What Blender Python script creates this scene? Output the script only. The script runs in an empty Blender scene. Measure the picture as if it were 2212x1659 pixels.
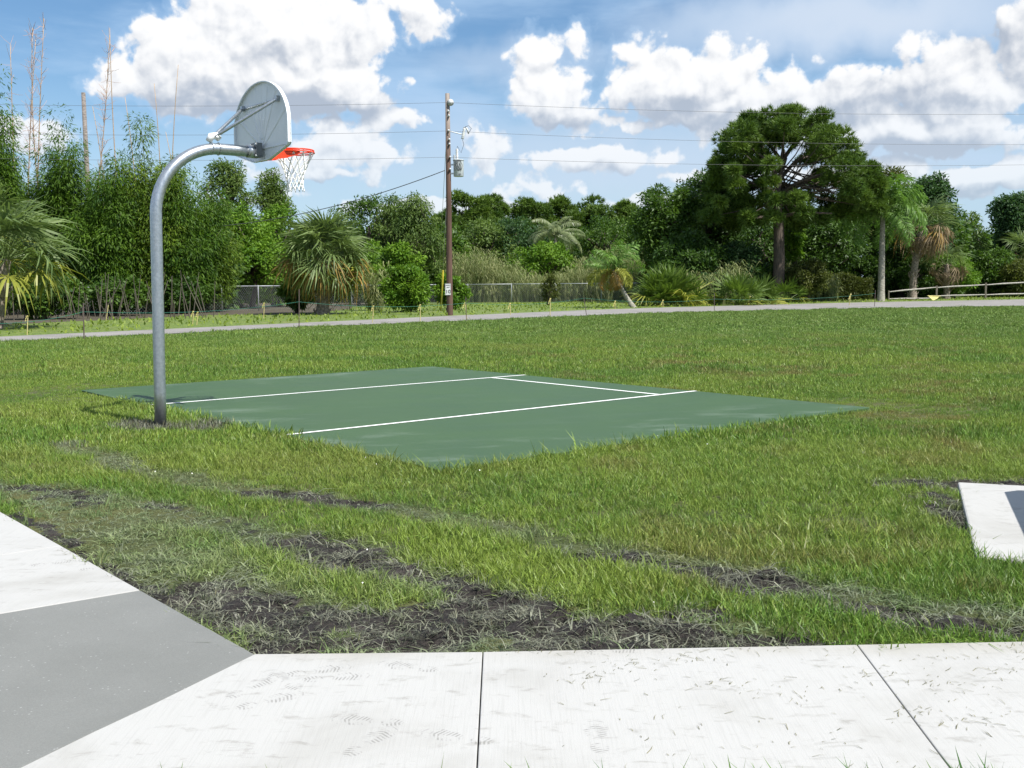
import bpy, bmesh, math, random
import numpy as np
from mathutils import Vector, Matrix

random.seed(7)
RS = np.random.RandomState(11)
scn = bpy.context.scene
COL = scn.collection

# ------------------------------------------------------------------ camera
F_PX, PITCH, ROLL, EYE = 2272.06, 0.0944, -0.0082, 1.4949     # measured on the photo
CX, CY = 1106.0, 829.5
cF = np.array([0, math.cos(PITCH), -math.sin(PITCH)])
cR0 = np.array([1.0, 0, 0]); cU0 = np.cross(cR0, cF)
cR = math.cos(ROLL) * cR0 + math.sin(ROLL) * cU0
cU = -math.sin(ROLL) * cR0 + math.cos(ROLL) * cU0
cam_d = bpy.data.cameras.new("camera"); cam = bpy.data.objects.new("camera", cam_d); COL.objects.link(cam)
cam_d.sensor_width = 36.0; cam_d.lens = F_PX / 2212.0 * 36.0
cam_d.clip_start = 0.05; cam_d.clip_end = 3000
cam.matrix_world = Matrix(((cR[0], cU[0], -cF[0], 0), (cR[1], cU[1], -cF[1], 0), (cR[2], cU[2], -cF[2], EYE), (0, 0, 0, 1)))
scn.camera = cam

# ------------------------------------------------------------------ light
SUN = Vector((0.56, -0.472, 1.0)).normalized()                 # towards the sun
SUN_EL = math.asin(SUN.z); SUN_ROT = math.atan2(SUN.x, SUN.y)
sl = bpy.data.lights.new("sun", 'SUN'); so = bpy.data.objects.new("sun", sl); COL.objects.link(so)
sl.energy = 4.6; sl.angle = math.radians(0.53); sl.color = (1.0, 0.965, 0.9)
so.rotation_euler = SUN.to_track_quat('Z', 'Y').to_euler(); so.location = (20, -20, 30)
scn.view_settings.view_transform = 'Standard'; scn.view_settings.look = 'None'
scn.view_settings.gamma = 1.0; scn.view_settings.use_curve_mapping = False
scn.view_settings.exposure = 0.75
scn.render.engine = 'CYCLES'
scn.cycles.max_bounces = 6; scn.cycles.diffuse_bounces = 3; scn.cycles.transparent_max_bounces = 8
scn.cycles.transmission_bounces = 4; scn.cycles.use_denoising = True


class NT:
    """tiny node-tree helper"""
    dim = '3D'
    def __init__(s, tree): s.t = tree; s.n = tree.nodes; s.l = tree.links
    def new(s, typ, **kw):
        n = s.n.new(typ)
        for k, v in kw.items(): setattr(n, k, v)
        return n
    def link(s, a, b): s.l.new(a, b)
    def put(s, sock, v):
        if isinstance(v, bpy.types.NodeSocket): s.l.new(v, sock)
        elif v is not None: sock.default_value = v
    def math(s, op, a, b=None, c=None, clamp=False):
        n = s.new('ShaderNodeMath', operation=op); n.use_clamp = clamp
        s.put(n.inputs[0], a); s.put(n.inputs[1], b)
        if c is not None: s.put(n.inputs[2], c)
        return n.outputs[0]
    def vmath(s, op, a, b=None):
        n = s.new('ShaderNodeVectorMath', operation=op)
        s.put(n.inputs[0], a)
        if b is not None: s.put(n.inputs[1], b)
        return n.outputs['Value'] if op in ('LENGTH', 'DOT_PRODUCT', 'DISTANCE') else n.outputs[0]
    def mix(s, f, a, b, mode='MIX'):
        n = s.new('ShaderNodeMix', data_type='RGBA', blend_type=mode)
        s.put(n.inputs[0], f); s.put(n.inputs[6], a); s.put(n.inputs[7], b)
        return n.outputs[2]
    def noise(s, vec, scale, detail=3.0, rough=0.55, dist=0.0):
        n = s.new('ShaderNodeTexNoise', noise_dimensions=s.dim); s.put(n.inputs['Vector'], vec)
        n.inputs['Scale'].default_value = scale; n.inputs['Detail'].default_value = detail
        n.inputs['Roughness'].default_value = rough; n.inputs['Distortion'].default_value = dist
        return n.outputs[0]
    def smooth(s, v, a, b, lo=0.0, hi=1.0):
        n = s.new('ShaderNodeMapRange', interpolation_type='SMOOTHSTEP')
        s.put(n.inputs[0], v); n.inputs[1].default_value = a; n.inputs[2].default_value = b
        n.inputs[3].default_value = lo; n.inputs[4].default_value = hi
        return n.outputs[0]


def c4(c): return (c[0], c[1], c[2], 1.0)


# ------------------------------------------------------------------ sky with cumulus clouds
def cloud_coord(xv, yv):
    d = cF * F_PX + cR * (xv - CX) - cU * (yv - CY)
    d = d / np.linalg.norm(d)
    return math.atan2(d[0], d[1]) * 22.72, math.asin(d[2]) * 22.72


def build_sky():
    w = bpy.data.worlds.new("World"); scn.world = w; w.use_nodes = True
    t = NT(w.node_tree); t.dim = '2D'; t.n.clear()
    # (x, y, half width, half height, weight)   in picture units of the measured frame
    blobs = [(430, 135, 160, 112), (600, 70, 220, 120), (640, 180, 225, 75), (880, 28, 110, 45), (285, 185, 85, 58), (770, 215, 110, 34), (450, 225, 180, 30), (780, 60, 110, 60),
             (735, 312, 120, 58), (865, 262, 85, 26), (690, 380, 170, 22), (640, 345, 90, 40),
             (1185, 195, 96, 82), (1165, 120, 62, 48), (1245, 95, 24, 34), (1220, 250, 90, 36),
             (1385, 118, 62, 42), (1345, 205, 62, 55), (1480, 195, 170, 85), (1560, 105, 62, 38), (1615, 145, 50, 42), (1690, 190, 62, 55), (1500, 262, 190, 26),
             (1830, 225, 170, 70), (1790, 165, 45, 28), (1982, 92, 42, 40), (2060, 195, 150, 95), (2240, 110, 100, 110), (1950, 290, 290, 48), (2130, 385, 200, 42),
             (1050, 325, 62, 52), (1165, 405, 95, 32), (960, 450, 210, 26), (1290, 345, 220, 26), (1860, 370, 200, 34), (1370, 440, 120, 20), (20, 300, 130, 40), (1500, 372, 120, 20), (1570, 230, 150, 70), (1320, 262, 90, 20), (560, 430, 130, 20), (830, 350, 60, 30)]
    # grey bases and the shaded side of the banks: (x, y, half width, half height, strength)
    shade = [(610, 240, 320, 36, .85), (500, 190, 180, 60, .25), (1200, 268, 120, 32, .55), (1460, 262, 230, 42, .50), (1500, 215, 120, 40, .22), (1900, 235, 230, 80, .42), (1900, 325, 340, 40, .62), (2150, 90, 130, 90, .38), (700, 398, 180, 18, .40), (2130, 425, 220, 30, .4)]
    veils = [(1850, 40, 480, 85, .9), (1500, 350, 1000, 130, .6), (1150, 130, 260, 60, .35)]
    g = bpy.data.node_groups.new("cloud_density", 'ShaderNodeTree')
    g.interface.new_socket("P", in_out='INPUT', socket_type='NodeSocketVector')
    g.interface.new_socket("D", in_out='OUTPUT', socket_type='NodeSocketFloat')
    g.interface.new_socket("B", in_out='OUTPUT', socket_type='NodeSocketFloat')
    q = NT(g); q.dim = '2D'; gi = q.new('NodeGroupInput'); go = q.new('NodeGroupOutput'); P = gi.outputs[0]
    # domain warp
    wn = q.new('ShaderNodeTexNoise', noise_dimensions='2D'); q.put(wn.inputs['Vector'], P); wn.inputs['Scale'].default_value = .9; wn.inputs['Detail'].default_value = 3
    off = q.vmath('SUBTRACT', wn.outputs[1], (.5, .5, .5))
    sc_ = q.new('ShaderNodeVectorMath', operation='SCALE'); q.put(sc_.inputs[0], off); sc_.inputs[3].default_value = .6
    PW = q.vmath('ADD', P, sc_.outputs[0])
    acc = None
    for (bx, by, rx, ry) in blobs:
        X, Y = cloud_coord(bx, by)
        m = q.new('ShaderNodeMapping', vector_type='POINT')
        m.inputs['Location'].default_value = (-X / (rx / 100), -Y / (ry / 100), 0)
        m.inputs['Scale'].default_value = (100 / rx, 100 / ry, 0)
        src = PW
        if acc is not None:                      # chain the blobs so that the shader keeps few values alive
            nz = q.new('ShaderNodeVectorMath', operation='SCALE'); nz.inputs[0].default_value = (1e-9, 1e-9, 0); q.put(nz.inputs[3], acc)
            src = q.vmath('ADD', PW, nz.outputs[0])
        q.put(m.inputs[0], src)
        rm = (rx * ry) ** .5 / 100 * 1.15; d = q.math('MULTIPLY_ADD', q.vmath('LENGTH', m.outputs[0]), -rm, rm + .14)
        d = q.math('MAXIMUM', d, -.75)
        acc = d if acc is None else q.math('SMOOTH_MAX', acc, d, .18)
    # elsewhere in the sky: the same kind of scattered cumulus
    sep = q.new('ShaderNodeSeparateXYZ'); q.put(sep.inputs[0], P)
    inside = q.math('MULTIPLY', q.smooth(q.math('ABSOLUTE', sep.outputs[0]), 11.5, 14, 1, 0), q.smooth(sep.outputs[1], 6.6, 8.5, 1, 0))
    far = q.math('MULTIPLY_ADD', q.noise(P, .22, 3, .5), 4.6, -2.35)
    far = q.math('SUBTRACT', q.math('MULTIPLY', far, q.math('SUBTRACT', 1.0, inside)), inside)
    acc = q.math('MAXIMUM', acc, far)
    f1 = q.noise(P, 1.5, 9, .56, .1)
    vo = q.new('ShaderNodeTexVoronoi', feature='F1', voronoi_dimensions='2D'); q.put(vo.inputs['Vector'], PW); vo.inputs['Scale'].default_value = 1.7
    vo.inputs['Detail'].default_value = 2.0; vo.inputs['Roughness'].default_value = .5
    puff = q.math('MULTIPLY_ADD', vo.outputs[0], -.42, .16)
    fr = q.math('MULTIPLY_ADD', f1, 1.15, -.58)
    tot = q.math('ADD', acc, q.math('ADD', fr, puff))
    q.link(q.math('ADD', acc, q.math('MULTIPLY', fr, .25)), go.inputs[1])
    q.link(tot, go.inputs[0])

    tc = t.new('ShaderNodeTexCoord'); s = t.new('ShaderNodeSeparateXYZ'); t.link(tc.outputs['Generated'], s.inputs[0])
    az = t.math('ARCTAN2', s.outputs[0], s.outputs[1]); el = t.math('ARCSINE', s.outputs[2])
    cb = t.new('ShaderNodeCombineXYZ'); t.put(cb.inputs[0], t.math('MULTIPLY', az, 22.72)); t.put(cb.inputs[1], t.math('MULTIPLY', el, 22.72))
    P = cb.outputs[0]; PY = t.math('MULTIPLY', el, 22.72)

    def dens(vec):
        n = t.new('ShaderNodeGroup'); n.node_tree = g; t.put(n.inputs[0], vec); return n.outputs
    def spots(lst):
        acc = None
        for (bx, by, rx, ry, wt) in lst:
            X, Y = cloud_coord(bx, by); m = t.new('ShaderNodeMapping', vector_type='POINT')
            m.inputs['Location'].default_value = (-X / (rx / 100), -Y / (ry / 100), 0); m.inputs['Scale'].default_value = (100 / rx, 100 / ry, 0)
            t.put(m.inputs[0], PWm); d = t.math('MULTIPLY', t.smooth(t.vmath('LENGTH', m.outputs[0]), .1, 1.35, 1, 0), wt)
            acc = d if acc is None else t.math('MAXIMUM', acc, d)
        return acc
    wn = t.new('ShaderNodeTexNoise', noise_dimensions='2D'); t.put(wn.inputs['Vector'], P); wn.inputs['Scale'].default_value = .8; wn.inputs['Detail'].default_value = 4
    sw2 = t.new('ShaderNodeVectorMath', operation='SCALE'); t.put(sw2.inputs[0], t.vmath('SUBTRACT', wn.outputs[1], (.5, .5, .5))); sw2.inputs[3].default_value = 1.1
    PWm = t.vmath('ADD', P, sw2.outputs[0])
    D0 = dens(P)[0]; D1 = dens(t.vmath('ADD', P, (.09, .20, 0)))[0]
    low_soft = t.smooth(PY, 1.5, 4.5, .62, 1.0)
    alpha = t.math('MULTIPLY', t.smooth(D0, .0, .26), low_soft)
    g1 = t.math('SUBTRACT', D0, D1)
    lit = t.math('MULTIPLY_ADD', g1, .75, .80)
    lit = t.math('SUBTRACT', lit, spots(shade))
    lit = t.math('SUBTRACT', lit, t.smooth(t.noise(P, .7, 5, .5), .5, .8, 0, .22))
    lit = t.smooth(lit, .0, 1.0)
    veil_m = spots(veils)
    ccol = t.mix(lit, (.44, .50, .60, 1), (.97, .975, .985, 1))
    thin = t.smooth(t.noise(t.vmath('MULTIPLY', P, (.28, 1.2, 1.0)), .6, 6, .55, .2), .36, .74, .05, .72)
    low = t.smooth(PY, .0, 5.0, .72, 0)
    sky = t.new('ShaderNodeTexSky', sky_type='NISHITA'); sky.sun_disc = False
    sky.sun_elevation = SUN_EL; sky.sun_rotation = SUN_ROT; sky.air_density = 1.0; sky.dust_density = .4; sky.ozone_density = 2.2; sky.altitude = 0
    hs = t.new('ShaderNodeHueSaturation'); hs.inputs['Saturation'].default_value = 1.22; hs.inputs['Value'].default_value = 1.0
    t.link(sky.outputs[0], hs.inputs['Color'])
    blue = hs.outputs[0]
    K = 8.3                                          # cloud radiance in the units of the Nishita sky
    def sc(col, k):
        n = t.new('ShaderNodeVectorMath', operation='SCALE'); t.put(n.inputs[0], col); n.inputs[3].default_value = k; return n.outputs[0]
    cloud = sc(ccol, K)
    veil = sc(t.mix(0.0, (.47, .66, .90, 1), (.5, .6, .75, 1)), K)
    a1 = t.math('MAXIMUM', t.math('MAXIMUM', t.math('MAXIMUM', thin, low), veil_m), t.smooth(D0, -.45, .15, 0, .55))
    colr = t.mix(a1, blue, veil)
    colr = t.mix(t.math('MULTIPLY', veil_m, .85), colr, sc(t.mix(0.0, (.66, .74, .86, 1), (.66, .74, .86, 1)), K))
    colr = t.mix(alpha, colr, cloud)
    below = t.smooth(el, -.03, .0)
    colr = t.mix(below, (.6, .8, .35, 1), colr)
    bg = t.new('ShaderNodeBackground'); t.put(bg.inputs[0], colr); bg.inputs[1].default_value = 0.075
    out = t.new('ShaderNodeOutputWorld'); t.link(bg.outputs[0], out.inputs[0])
    w.cycles.sampling_method = 'MANUAL'; w.cycles.sample_map_resolution = 512


build_sky()

# ------------------------------------------------------------------ places: from the measured frame to metres


def ray(xv, yv, Y):
    d = cF * F_PX + cR * (xv - CX) - cU * (yv - CY)
    t = Y / d[1]; p = np.array([0, 0, EYE]) + d * t
    return float(p[0]), float(p[2])


def G(xv, yv, z=0.0):
    d = cF * F_PX + cR * (xv - CX) - cU * (yv - CY)
    t = (z - EYE) / d[2]; p = np.array([0, 0, EYE]) + d * t
    return (float(p[0]), float(p[1]))


TH, OX, OY = 0.6911, -2.301, 10.5129
Uv = np.array([math.cos(TH), math.sin(TH)]); Vv = np.array([-math.sin(TH), math.cos(TH)])


def court(u, v): p = np.array([OX, OY]) + u * Uv + v * Vv; return (float(p[0]), float(p[1]))


SOIL = -0.035

# ------------------------------------------------------------------ object helpers


def meta(o, label=None, cat=None, group=None, kind=None):
    if label: o['label'] = label
    if cat: o['category'] = cat
    if group: o['group'] = group
    if kind: o['kind'] = kind
    return o


def thing(name, loc, label, cat, group=None, rz=0.0):
    o = bpy.data.objects.new(name, None); COL.objects.link(o); o.location = loc; o.rotation_euler = (0, 0, rz)
    o.empty_display_size = .3
    return meta(o, label, cat, group)


def link(name, me, parent=None, mat=None):
    o = bpy.data.objects.new(name, me); COL.objects.link(o)
    if parent is not None: o.parent = parent
    if mat is not None and not me.materials: me.materials.append(mat)
    return o


class MB:
    """collects vertices and faces, builds one mesh"""
    def __init__(s): s.v = []; s.f = {}; s.n = 0; s.t = []; s.mi = {}
    def add(s, V, Fs, tint=None, mi=0):
        V = np.asarray(V, float).reshape(-1, 3)
        s.v.append(V)
        s.t.append(np.full(len(V), .5) if tint is None else np.broadcast_to(np.asarray(tint, float), (len(V),)))
        if isinstance(Fs, list) and isinstance(Fs[0], tuple): Fs = np.array(Fs)
        for Fa in (Fs if isinstance(Fs, list) else [Fs]):
            Fa = np.asarray(Fa, int)
            s.f.setdefault((Fa.shape[1], mi), []).append(Fa + s.n)
        s.n += len(V); return s
    def mesh(s, name, mats, smooth=False, tint=False):
        me = bpy.data.meshes.new(name)
        V = np.concatenate(s.v); me.vertices.add(len(V)); me.vertices.foreach_set('co', V.astype(np.float32).ravel())
        idx = []; starts = []; mis = []; pos = 0
        for (k, mi), L in s.f.items():
            A = np.concatenate(L); idx.append(A.ravel()); starts.append(pos + np.arange(len(A)) * k); pos += A.size; mis.append(np.full(len(A), mi))
        idx = np.concatenate(idx); starts = np.concatenate(starts); mis = np.concatenate(mis)
        me.loops.add(len(idx)); me.loops.foreach_set('vertex_index', idx.astype(np.int32))
        me.polygons.add(len(starts)); me.polygons.foreach_set('loop_start', starts.astype(np.int32))
        me.polygons.foreach_set('material_index', mis.astype(np.int32))
        me.polygons.foreach_set('use_smooth', np.full(len(starts), bool(smooth)))
        if tint:
            a = me.attributes.new('tint', 'FLOAT', 'POINT'); a.data.foreach_set('value', np.concatenate(s.t).astype(np.float32))
        me.update(calc_edges=True); me.validate()
        for m in (mats if isinstance(mats, (list, tuple)) else [mats]): me.materials.append(m)
        return me
    def build(s, name, mats, parent=None, smooth=False, tint=False):
        return link(name, s.mesh(name, mats, smooth, tint), parent)
    # ---- shapes
    def box(s, x0, x1, y0, y1, z0, z1, M=None, mi=0):
        V = np.array([(x, y, z) for z in (z0, z1) for y in (y0, y1) for x in (x0, x1)], float)
        if M is not None: V = V @ np.array(M.to_3x3()).T + np.array(M.translation)
        return s.add(V, [(0, 2, 3, 1), (4, 5, 7, 6), (0, 1, 5, 4), (2, 6, 7, 3), (0, 4, 6, 2), (1, 3, 7, 5)], mi=mi)
    def tube(s, pts, rad, n=8, cap=True, tint=None, mi=0, closed=False):
        pts = np.asarray(pts, float); m = len(pts); rad = np.broadcast_to(np.asarray(rad, float), (m,))
        tg = np.gradient(pts, axis=0) if not closed else (np.roll(pts, -1, 0) - np.roll(pts, 1, 0))
        tg /= np.linalg.norm(tg, axis=1)[:, None] + 1e-12
        up = np.array([0, 0, 1.0]) if abs(tg[0][2]) < .9 else np.array([1.0, 0, 0])
        a = np.cross(tg[0], up); a /= np.linalg.norm(a)
        V = []
        ang = np.arange(n) * 2 * math.pi / n
        for i in range(m):
            a = a - tg[i] * (a @ tg[i]); a /= np.linalg.norm(a) + 1e-12; b = np.cross(tg[i], a)
            V.append(pts[i] + rad[i] * (np.cos(ang)[:, None] * a + np.sin(ang)[:, None] * b))
        V = np.concatenate(V); Fq = []
        for i in range(m if closed else m - 1):
            i2 = (i + 1) % m
            for j in range(n):
                Fq.append((i * n + j, i * n + (j + 1) % n, i2 * n + (j + 1) % n, i2 * n + j))
        fs = [np.array(Fq)]
        if cap and not closed:
            if n == 4: fs += [np.array([[3, 2, 1, 0]]), np.array([[(m - 1) * n + k for k in range(4)]])]
            else: fs += [np.array([list(range(n))[::-1]]), np.array([[(m - 1) * n + k for k in range(n)]])]
        return s.add(V, fs, tint, mi)
    def bar(s, p, q, r, n=8, r2=None, mi=0): return s.tube([p, q], [r, r if r2 is None else r2], n, mi=mi)
    def prism(s, poly, z0, z1, mi=0):
        n = len(poly); V = [(x, y, z0) for x, y in poly] + [(x, y, z1) for x, y in poly]
        side = [(i, (i + 1) % n, n + (i + 1) % n, n + i) for i in range(n)]
        return s.add(V, [np.array([list(range(n))[::-1]]), np.array([list(range(n, 2 * n))]), np.array(side)], mi=mi)


def bevel(o, w, seg=2):
    m = o.modifiers.new('bevel', 'BEVEL'); m.width = w; m.segments = seg; m.limit_method = 'ANGLE'; m.angle_limit = math.radians(40)
    return o


def add_tree(t, copies=None): pass


def sub(o, name): return [c for c in o.children if c.name.startswith(name)]


def copy_thing(src, loc, rz, sc, label, group=None):
    r = src.copy(); COL.objects.link(r); r.location = loc; r.rotation_euler = (0, 0, rz); r.scale = sc if isinstance(sc, tuple) else (sc,) * 3
    r['label'] = label
    if group: r['group'] = group
    for ch in list(src.children):
        c = ch.copy(); COL.objects.link(c); c.parent = r
        for g2 in ch.children:
            d = g2.copy(); COL.objects.link(d); d.parent = c
    return r


# ------------------------------------------------------------------ materials
def mat(name):
    m = bpy.data.materials.new(name); m.use_nodes = True; t = NT(m.node_tree); t.n.clear()
    out = t.new('ShaderNodeOutputMaterial'); b = t.new('ShaderNodeBsdfPrincipled'); t.link(b.outputs[0], out.inputs[0])
    return m, t, b, out


def obj_co(t): return t.new('ShaderNodeTexCoord').outputs['Object']
def world_co(t): return t.new('ShaderNodeNewGeometry').outputs['Position']


def bump(t, b, h, strength=.3, dist=.02):
    n = t.new('ShaderNodeBump'); n.inputs['Strength'].default_value = strength; n.inputs['Distance'].default_value = dist
    t.put(n.inputs['Height'], h); t.link(n.outputs[0], b.inputs['Normal'])


def simple(name, col, rough=.6, metal=0.0, var=.15, scale=6.0, bmp=0.0, spec=.5, co='Object'):
    m, t, b, _ = mat(name); P = obj_co(t) if co == 'Object' else world_co(t)
    n = t.noise(P, scale, 5, .6)
    k = t.smooth(n, .3, .7)
    t.put(b.inputs['Base Color'], t.mix(k, c4([x * (1 - var) for x in col]), c4([min(1, x * (1 + var)) for x in col])))
    b.inputs['Roughness'].default_value = rough; b.inputs['Metallic'].default_value = metal; b.inputs['Specular IOR Level'].default_value = spec
    if bmp: bump(t, b, n, bmp, .01)
    return m


def leaf_mat(name, dark, light, rough=.55, trans=.3, spec=.25, tcol=None, nscale=.55):
    m, t, b, out = mat(name)
    a = t.new('ShaderNodeAttribute', attribute_name='tint')
    n = t.noise(world_co(t), nscale, 2, .5)
    k = t.math('ADD', a.outputs['Fac'], t.math('MULTIPLY', t.math('SUBTRACT', n, .5), .7), clamp=True)
    colr = t.mix(k, c4(dark), c4(light))
    t.put(b.inputs['Base Color'], colr); b.inputs['Roughness'].default_value = rough; b.inputs['Specular IOR Level'].default_value = spec
    tr = t.new('ShaderNodeBsdfTranslucent'); t.put(tr.inputs[0], t.mix(.5, colr, c4(tcol or (light[0] * 1.3, light[1] * 1.5, light[2] * .6)), 'MIX'))
    mx = t.new('ShaderNodeMixShader'); mx.inputs[0].default_value = trans
    t.link(b.outputs[0], mx.inputs[1]); t.link(tr.outputs[0], mx.inputs[2]); t.link(mx.outputs[0], out.inputs[0])
    return m


def bark_mat(name, c1, c2, sx=14, sz=2.5, strength=.6):
    m, t, b, _ = mat(name)
    P = t.vmath('MULTIPLY', obj_co(t), (sx, sx, sz)); n = t.noise(P, 1.0, 6, .6)
    t.put(b.inputs['Base Color'], t.mix(t.smooth(n, .3, .7), c4(c1), c4(c2))); b.inputs['Roughness'].default_value = .85
    bump(t, b, n, strength, .03); return m


M = {}
M['bamboo_leaf'] = leaf_mat('bamboo_leaf', (.020, .062, .008), (.135, .235, .020), trans=.35)
M['bamboo_leaf_yellow'] = leaf_mat('bamboo_leaf_yellow', (.028, .07, .008), (.18, .26, .022))
M['broad_leaf'] = leaf_mat('broad_leaf', (0.020, 0.057, 0.008), (0.099, 0.176, 0.022), rough=.5, spec=.3)
M['mango_leaf'] = leaf_mat('mango_leaf', (0.015, 0.046, 0.008), (0.086, 0.159, 0.024), rough=.5, spec=.3)
M['olive_leaf'] = leaf_mat('olive_leaf', (0.041, 0.086, 0.018), (0.163, 0.232, 0.052))
M['bright_leaf'] = leaf_mat('bright_leaf', (0.049, 0.131, 0.010), (0.172, 0.284, 0.026))
M['vine_leaf'] = leaf_mat('vine_leaf', (0.037, 0.057, 0.012), (0.112, 0.129, 0.026))
M['teal_leaf'] = leaf_mat('teal_leaf', (0.021, 0.057, 0.018), (0.077, 0.146, 0.052), rough=.5, spec=.25)
M['pine_needle'] = leaf_mat('pine_needle', (.026, .070, .010), (.155, .235, .035), rough=.5, trans=.2)
M['palm_green'] = leaf_mat('palm_green', (.045, .09, .025), (.185, .245, .085), rough=.5, spec=.3)
M['palm_yellow'] = leaf_mat('palm_yellow', (0.131, 0.164, 0.025), (0.292, 0.292, 0.052), rough=.4)
M['palm_orange'] = leaf_mat('palm_orange', (.20, .14, .04), (.36, .235, .065), rough=.5, tcol=(.5, .25, .05))
M['palm_dead'] = leaf_mat('palm_dead', (0.131, 0.090, 0.049), (0.292, 0.232, 0.146), rough=.7, tcol=(.3, .2, .1))
M['feather_green'] = leaf_mat('feather_green', (0.041, 0.107, 0.016), (0.163, 0.284, 0.052), rough=.5, spec=.3)
M['feather_gray'] = leaf_mat('feather_gray', (0.082, 0.123, 0.049), (0.258, 0.292, 0.138), rough=.4, spec=.5)
M['palmetto'] = leaf_mat('palmetto', (0.029, 0.074, 0.012), (0.138, 0.206, 0.034), rough=.5, spec=.3)
M['cane'] = leaf_mat('cane', (.07, .12, .028), (.27, .28, .13), rough=.6, nscale=1.2)
M['bark'] = bark_mat('bark', (.035, .026, .02), (.11, .085, .065))
M['pale_bark'] = bark_mat('pale_bark', (.15, .13, .11), (.34, .31, .27))
M['palm_bark'] = bark_mat('palm_bark', (.16, .15, .12), (.36, .34, .29), 5, 14, .5)
M['boot_bark'] = bark_mat('boot_bark', (.10, .08, .06), (.30, .25, .20), 10, 10, .9)
M['dead_culm'] = simple('dead_culm', (.36, .26, .17), .7)
M['culm'] = simple('culm', (.14, .16, .07), .6, var=.4)

# ------------------------------------------------------------------ small numpy value noise
_H = np.random.RandomState(5).rand(256, 256)


def vnoise(x, y):
    xi = np.floor(x).astype(int); yi = np.floor(y).astype(int); fx = x - xi; fy = y - yi
    fx = fx * fx * (3 - 2 * fx); fy = fy * fy * (3 - 2 * fy)
    h = lambda a, b: _H[a & 255, b & 255]
    return (h(xi, yi) * (1 - fx) + h(xi + 1, yi) * fx) * (1 - fy) + (h(xi, yi + 1) * (1 - fx) + h(xi + 1, yi + 1) * fx) * fy


def fbm(x, y, s, o=3):
    r = 0; a = .5; tot = 0
    for k in range(o): r = r + a * vnoise(x * s + 17 * k, y * s + 31 * k); tot += a; s *= 2.1; a *= .5
    return r / tot


def inpoly(x, y, poly):
    inside = np.zeros(x.shape, bool); n = len(poly)
    for i in range(n):
        x1, y1 = poly[i]; x2, y2 = poly[(i + 1) % n]
        c = ((y1 > y) != (y2 > y)) & (x < (x2 - x1) * (y - y1) / (y2 - y1 + 1e-12) + x1); inside ^= c
    return inside


def dseg(x, y, pts):
    best = np.full(x.shape, 1e9); 
    for (a, b) in zip(pts[:-1], pts[1:]):
        ax, ay = a; bx, by = b; dx, dy = bx - ax, by - ay
        tt = np.clip(((x - ax) * dx + (y - ay) * dy) / (dx * dx + dy * dy + 1e-12), 0, 1)
        best = np.minimum(best, np.hypot(x - ax - tt * dx, y - ay - tt * dy))
    return best


def sstep(x, a, b):
    t = np.clip((x - a) / (b - a), 0, 1); return t * t * (3 - 2 * t)


# ================================================================== THE SETTING
COURT = [court(0, 6.34), court(6.307, 6.34), court(6.307, -2.68), court(0, -2.68)]
SW_N = [(-1.062, 4.179), (-.128, 4.183), (1.419, 4.232), (2.95, 4.28), (6.5, 4.40)]     # far edge of the walk
WING = np.array([-.650, .760]); WINN = np.array([.760, .650])
wc0 = np.array([-1.062, 4.179])
w_c1 = wc0 + WING * 1.22; w_far = wc0 + WING * 9.0
GRAYP = [tuple(wc0), tuple(w_c1), (-2.376, 4.743), (-3.6, 3.93), (-4.4, 2.2), (-2.3, 1.9), (-1.73, 2.85), (-1.555, 3.167), (-1.43, 3.43), (-1.305, 3.669)]
WALK_ALL = [(6.5, 4.40), (2.95, 4.28), (1.419, 4.232), (-.128, 4.183), tuple(wc0), tuple(w_far), (-9.5, 8.2), (-6, 1.6), (-2.2, .2), (-1.0, 3.02), (1.3, 3.03), (6.6, 3.08)]
rn = [G(*p) for p in [(0, 737), (667, 704.2), (1130, 686.4), (1455, 673.6), (1866, 664.9), (2212, 660.8)]]
rf = [G(*p) for p in [(0, 725.5), (667, 695.3), (970, 681.3), (1273, 668.6), (1455, 662.8), (1866, 652.3), (2212, 646)]]


def ext(a, b, d): v = np.array(a) - np.array(b); v /= np.linalg.norm(v); return tuple(np.array(a) + v * d)


rn = [ext(rn[0], rn[1], 40)] + rn + [ext(rn[-1], rn[-2], 60)]
rf = [ext(rf[0], rf[1], 40)] + rf + [ext(rf[-1], rf[-2], 60)]
ROAD = rn + rf[::-1]
# slab at the right
sA = np.array([3.319, 7.746]); sd = np.array([-.352, -.936]); sr = np.array([.936, -.352])
SLAB = [tuple(sA), tuple(sA + sd * 2.27), tuple(sA + sd * 2.27 + sr * 3.4), tuple(sA + sr * 3.4)]

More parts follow.
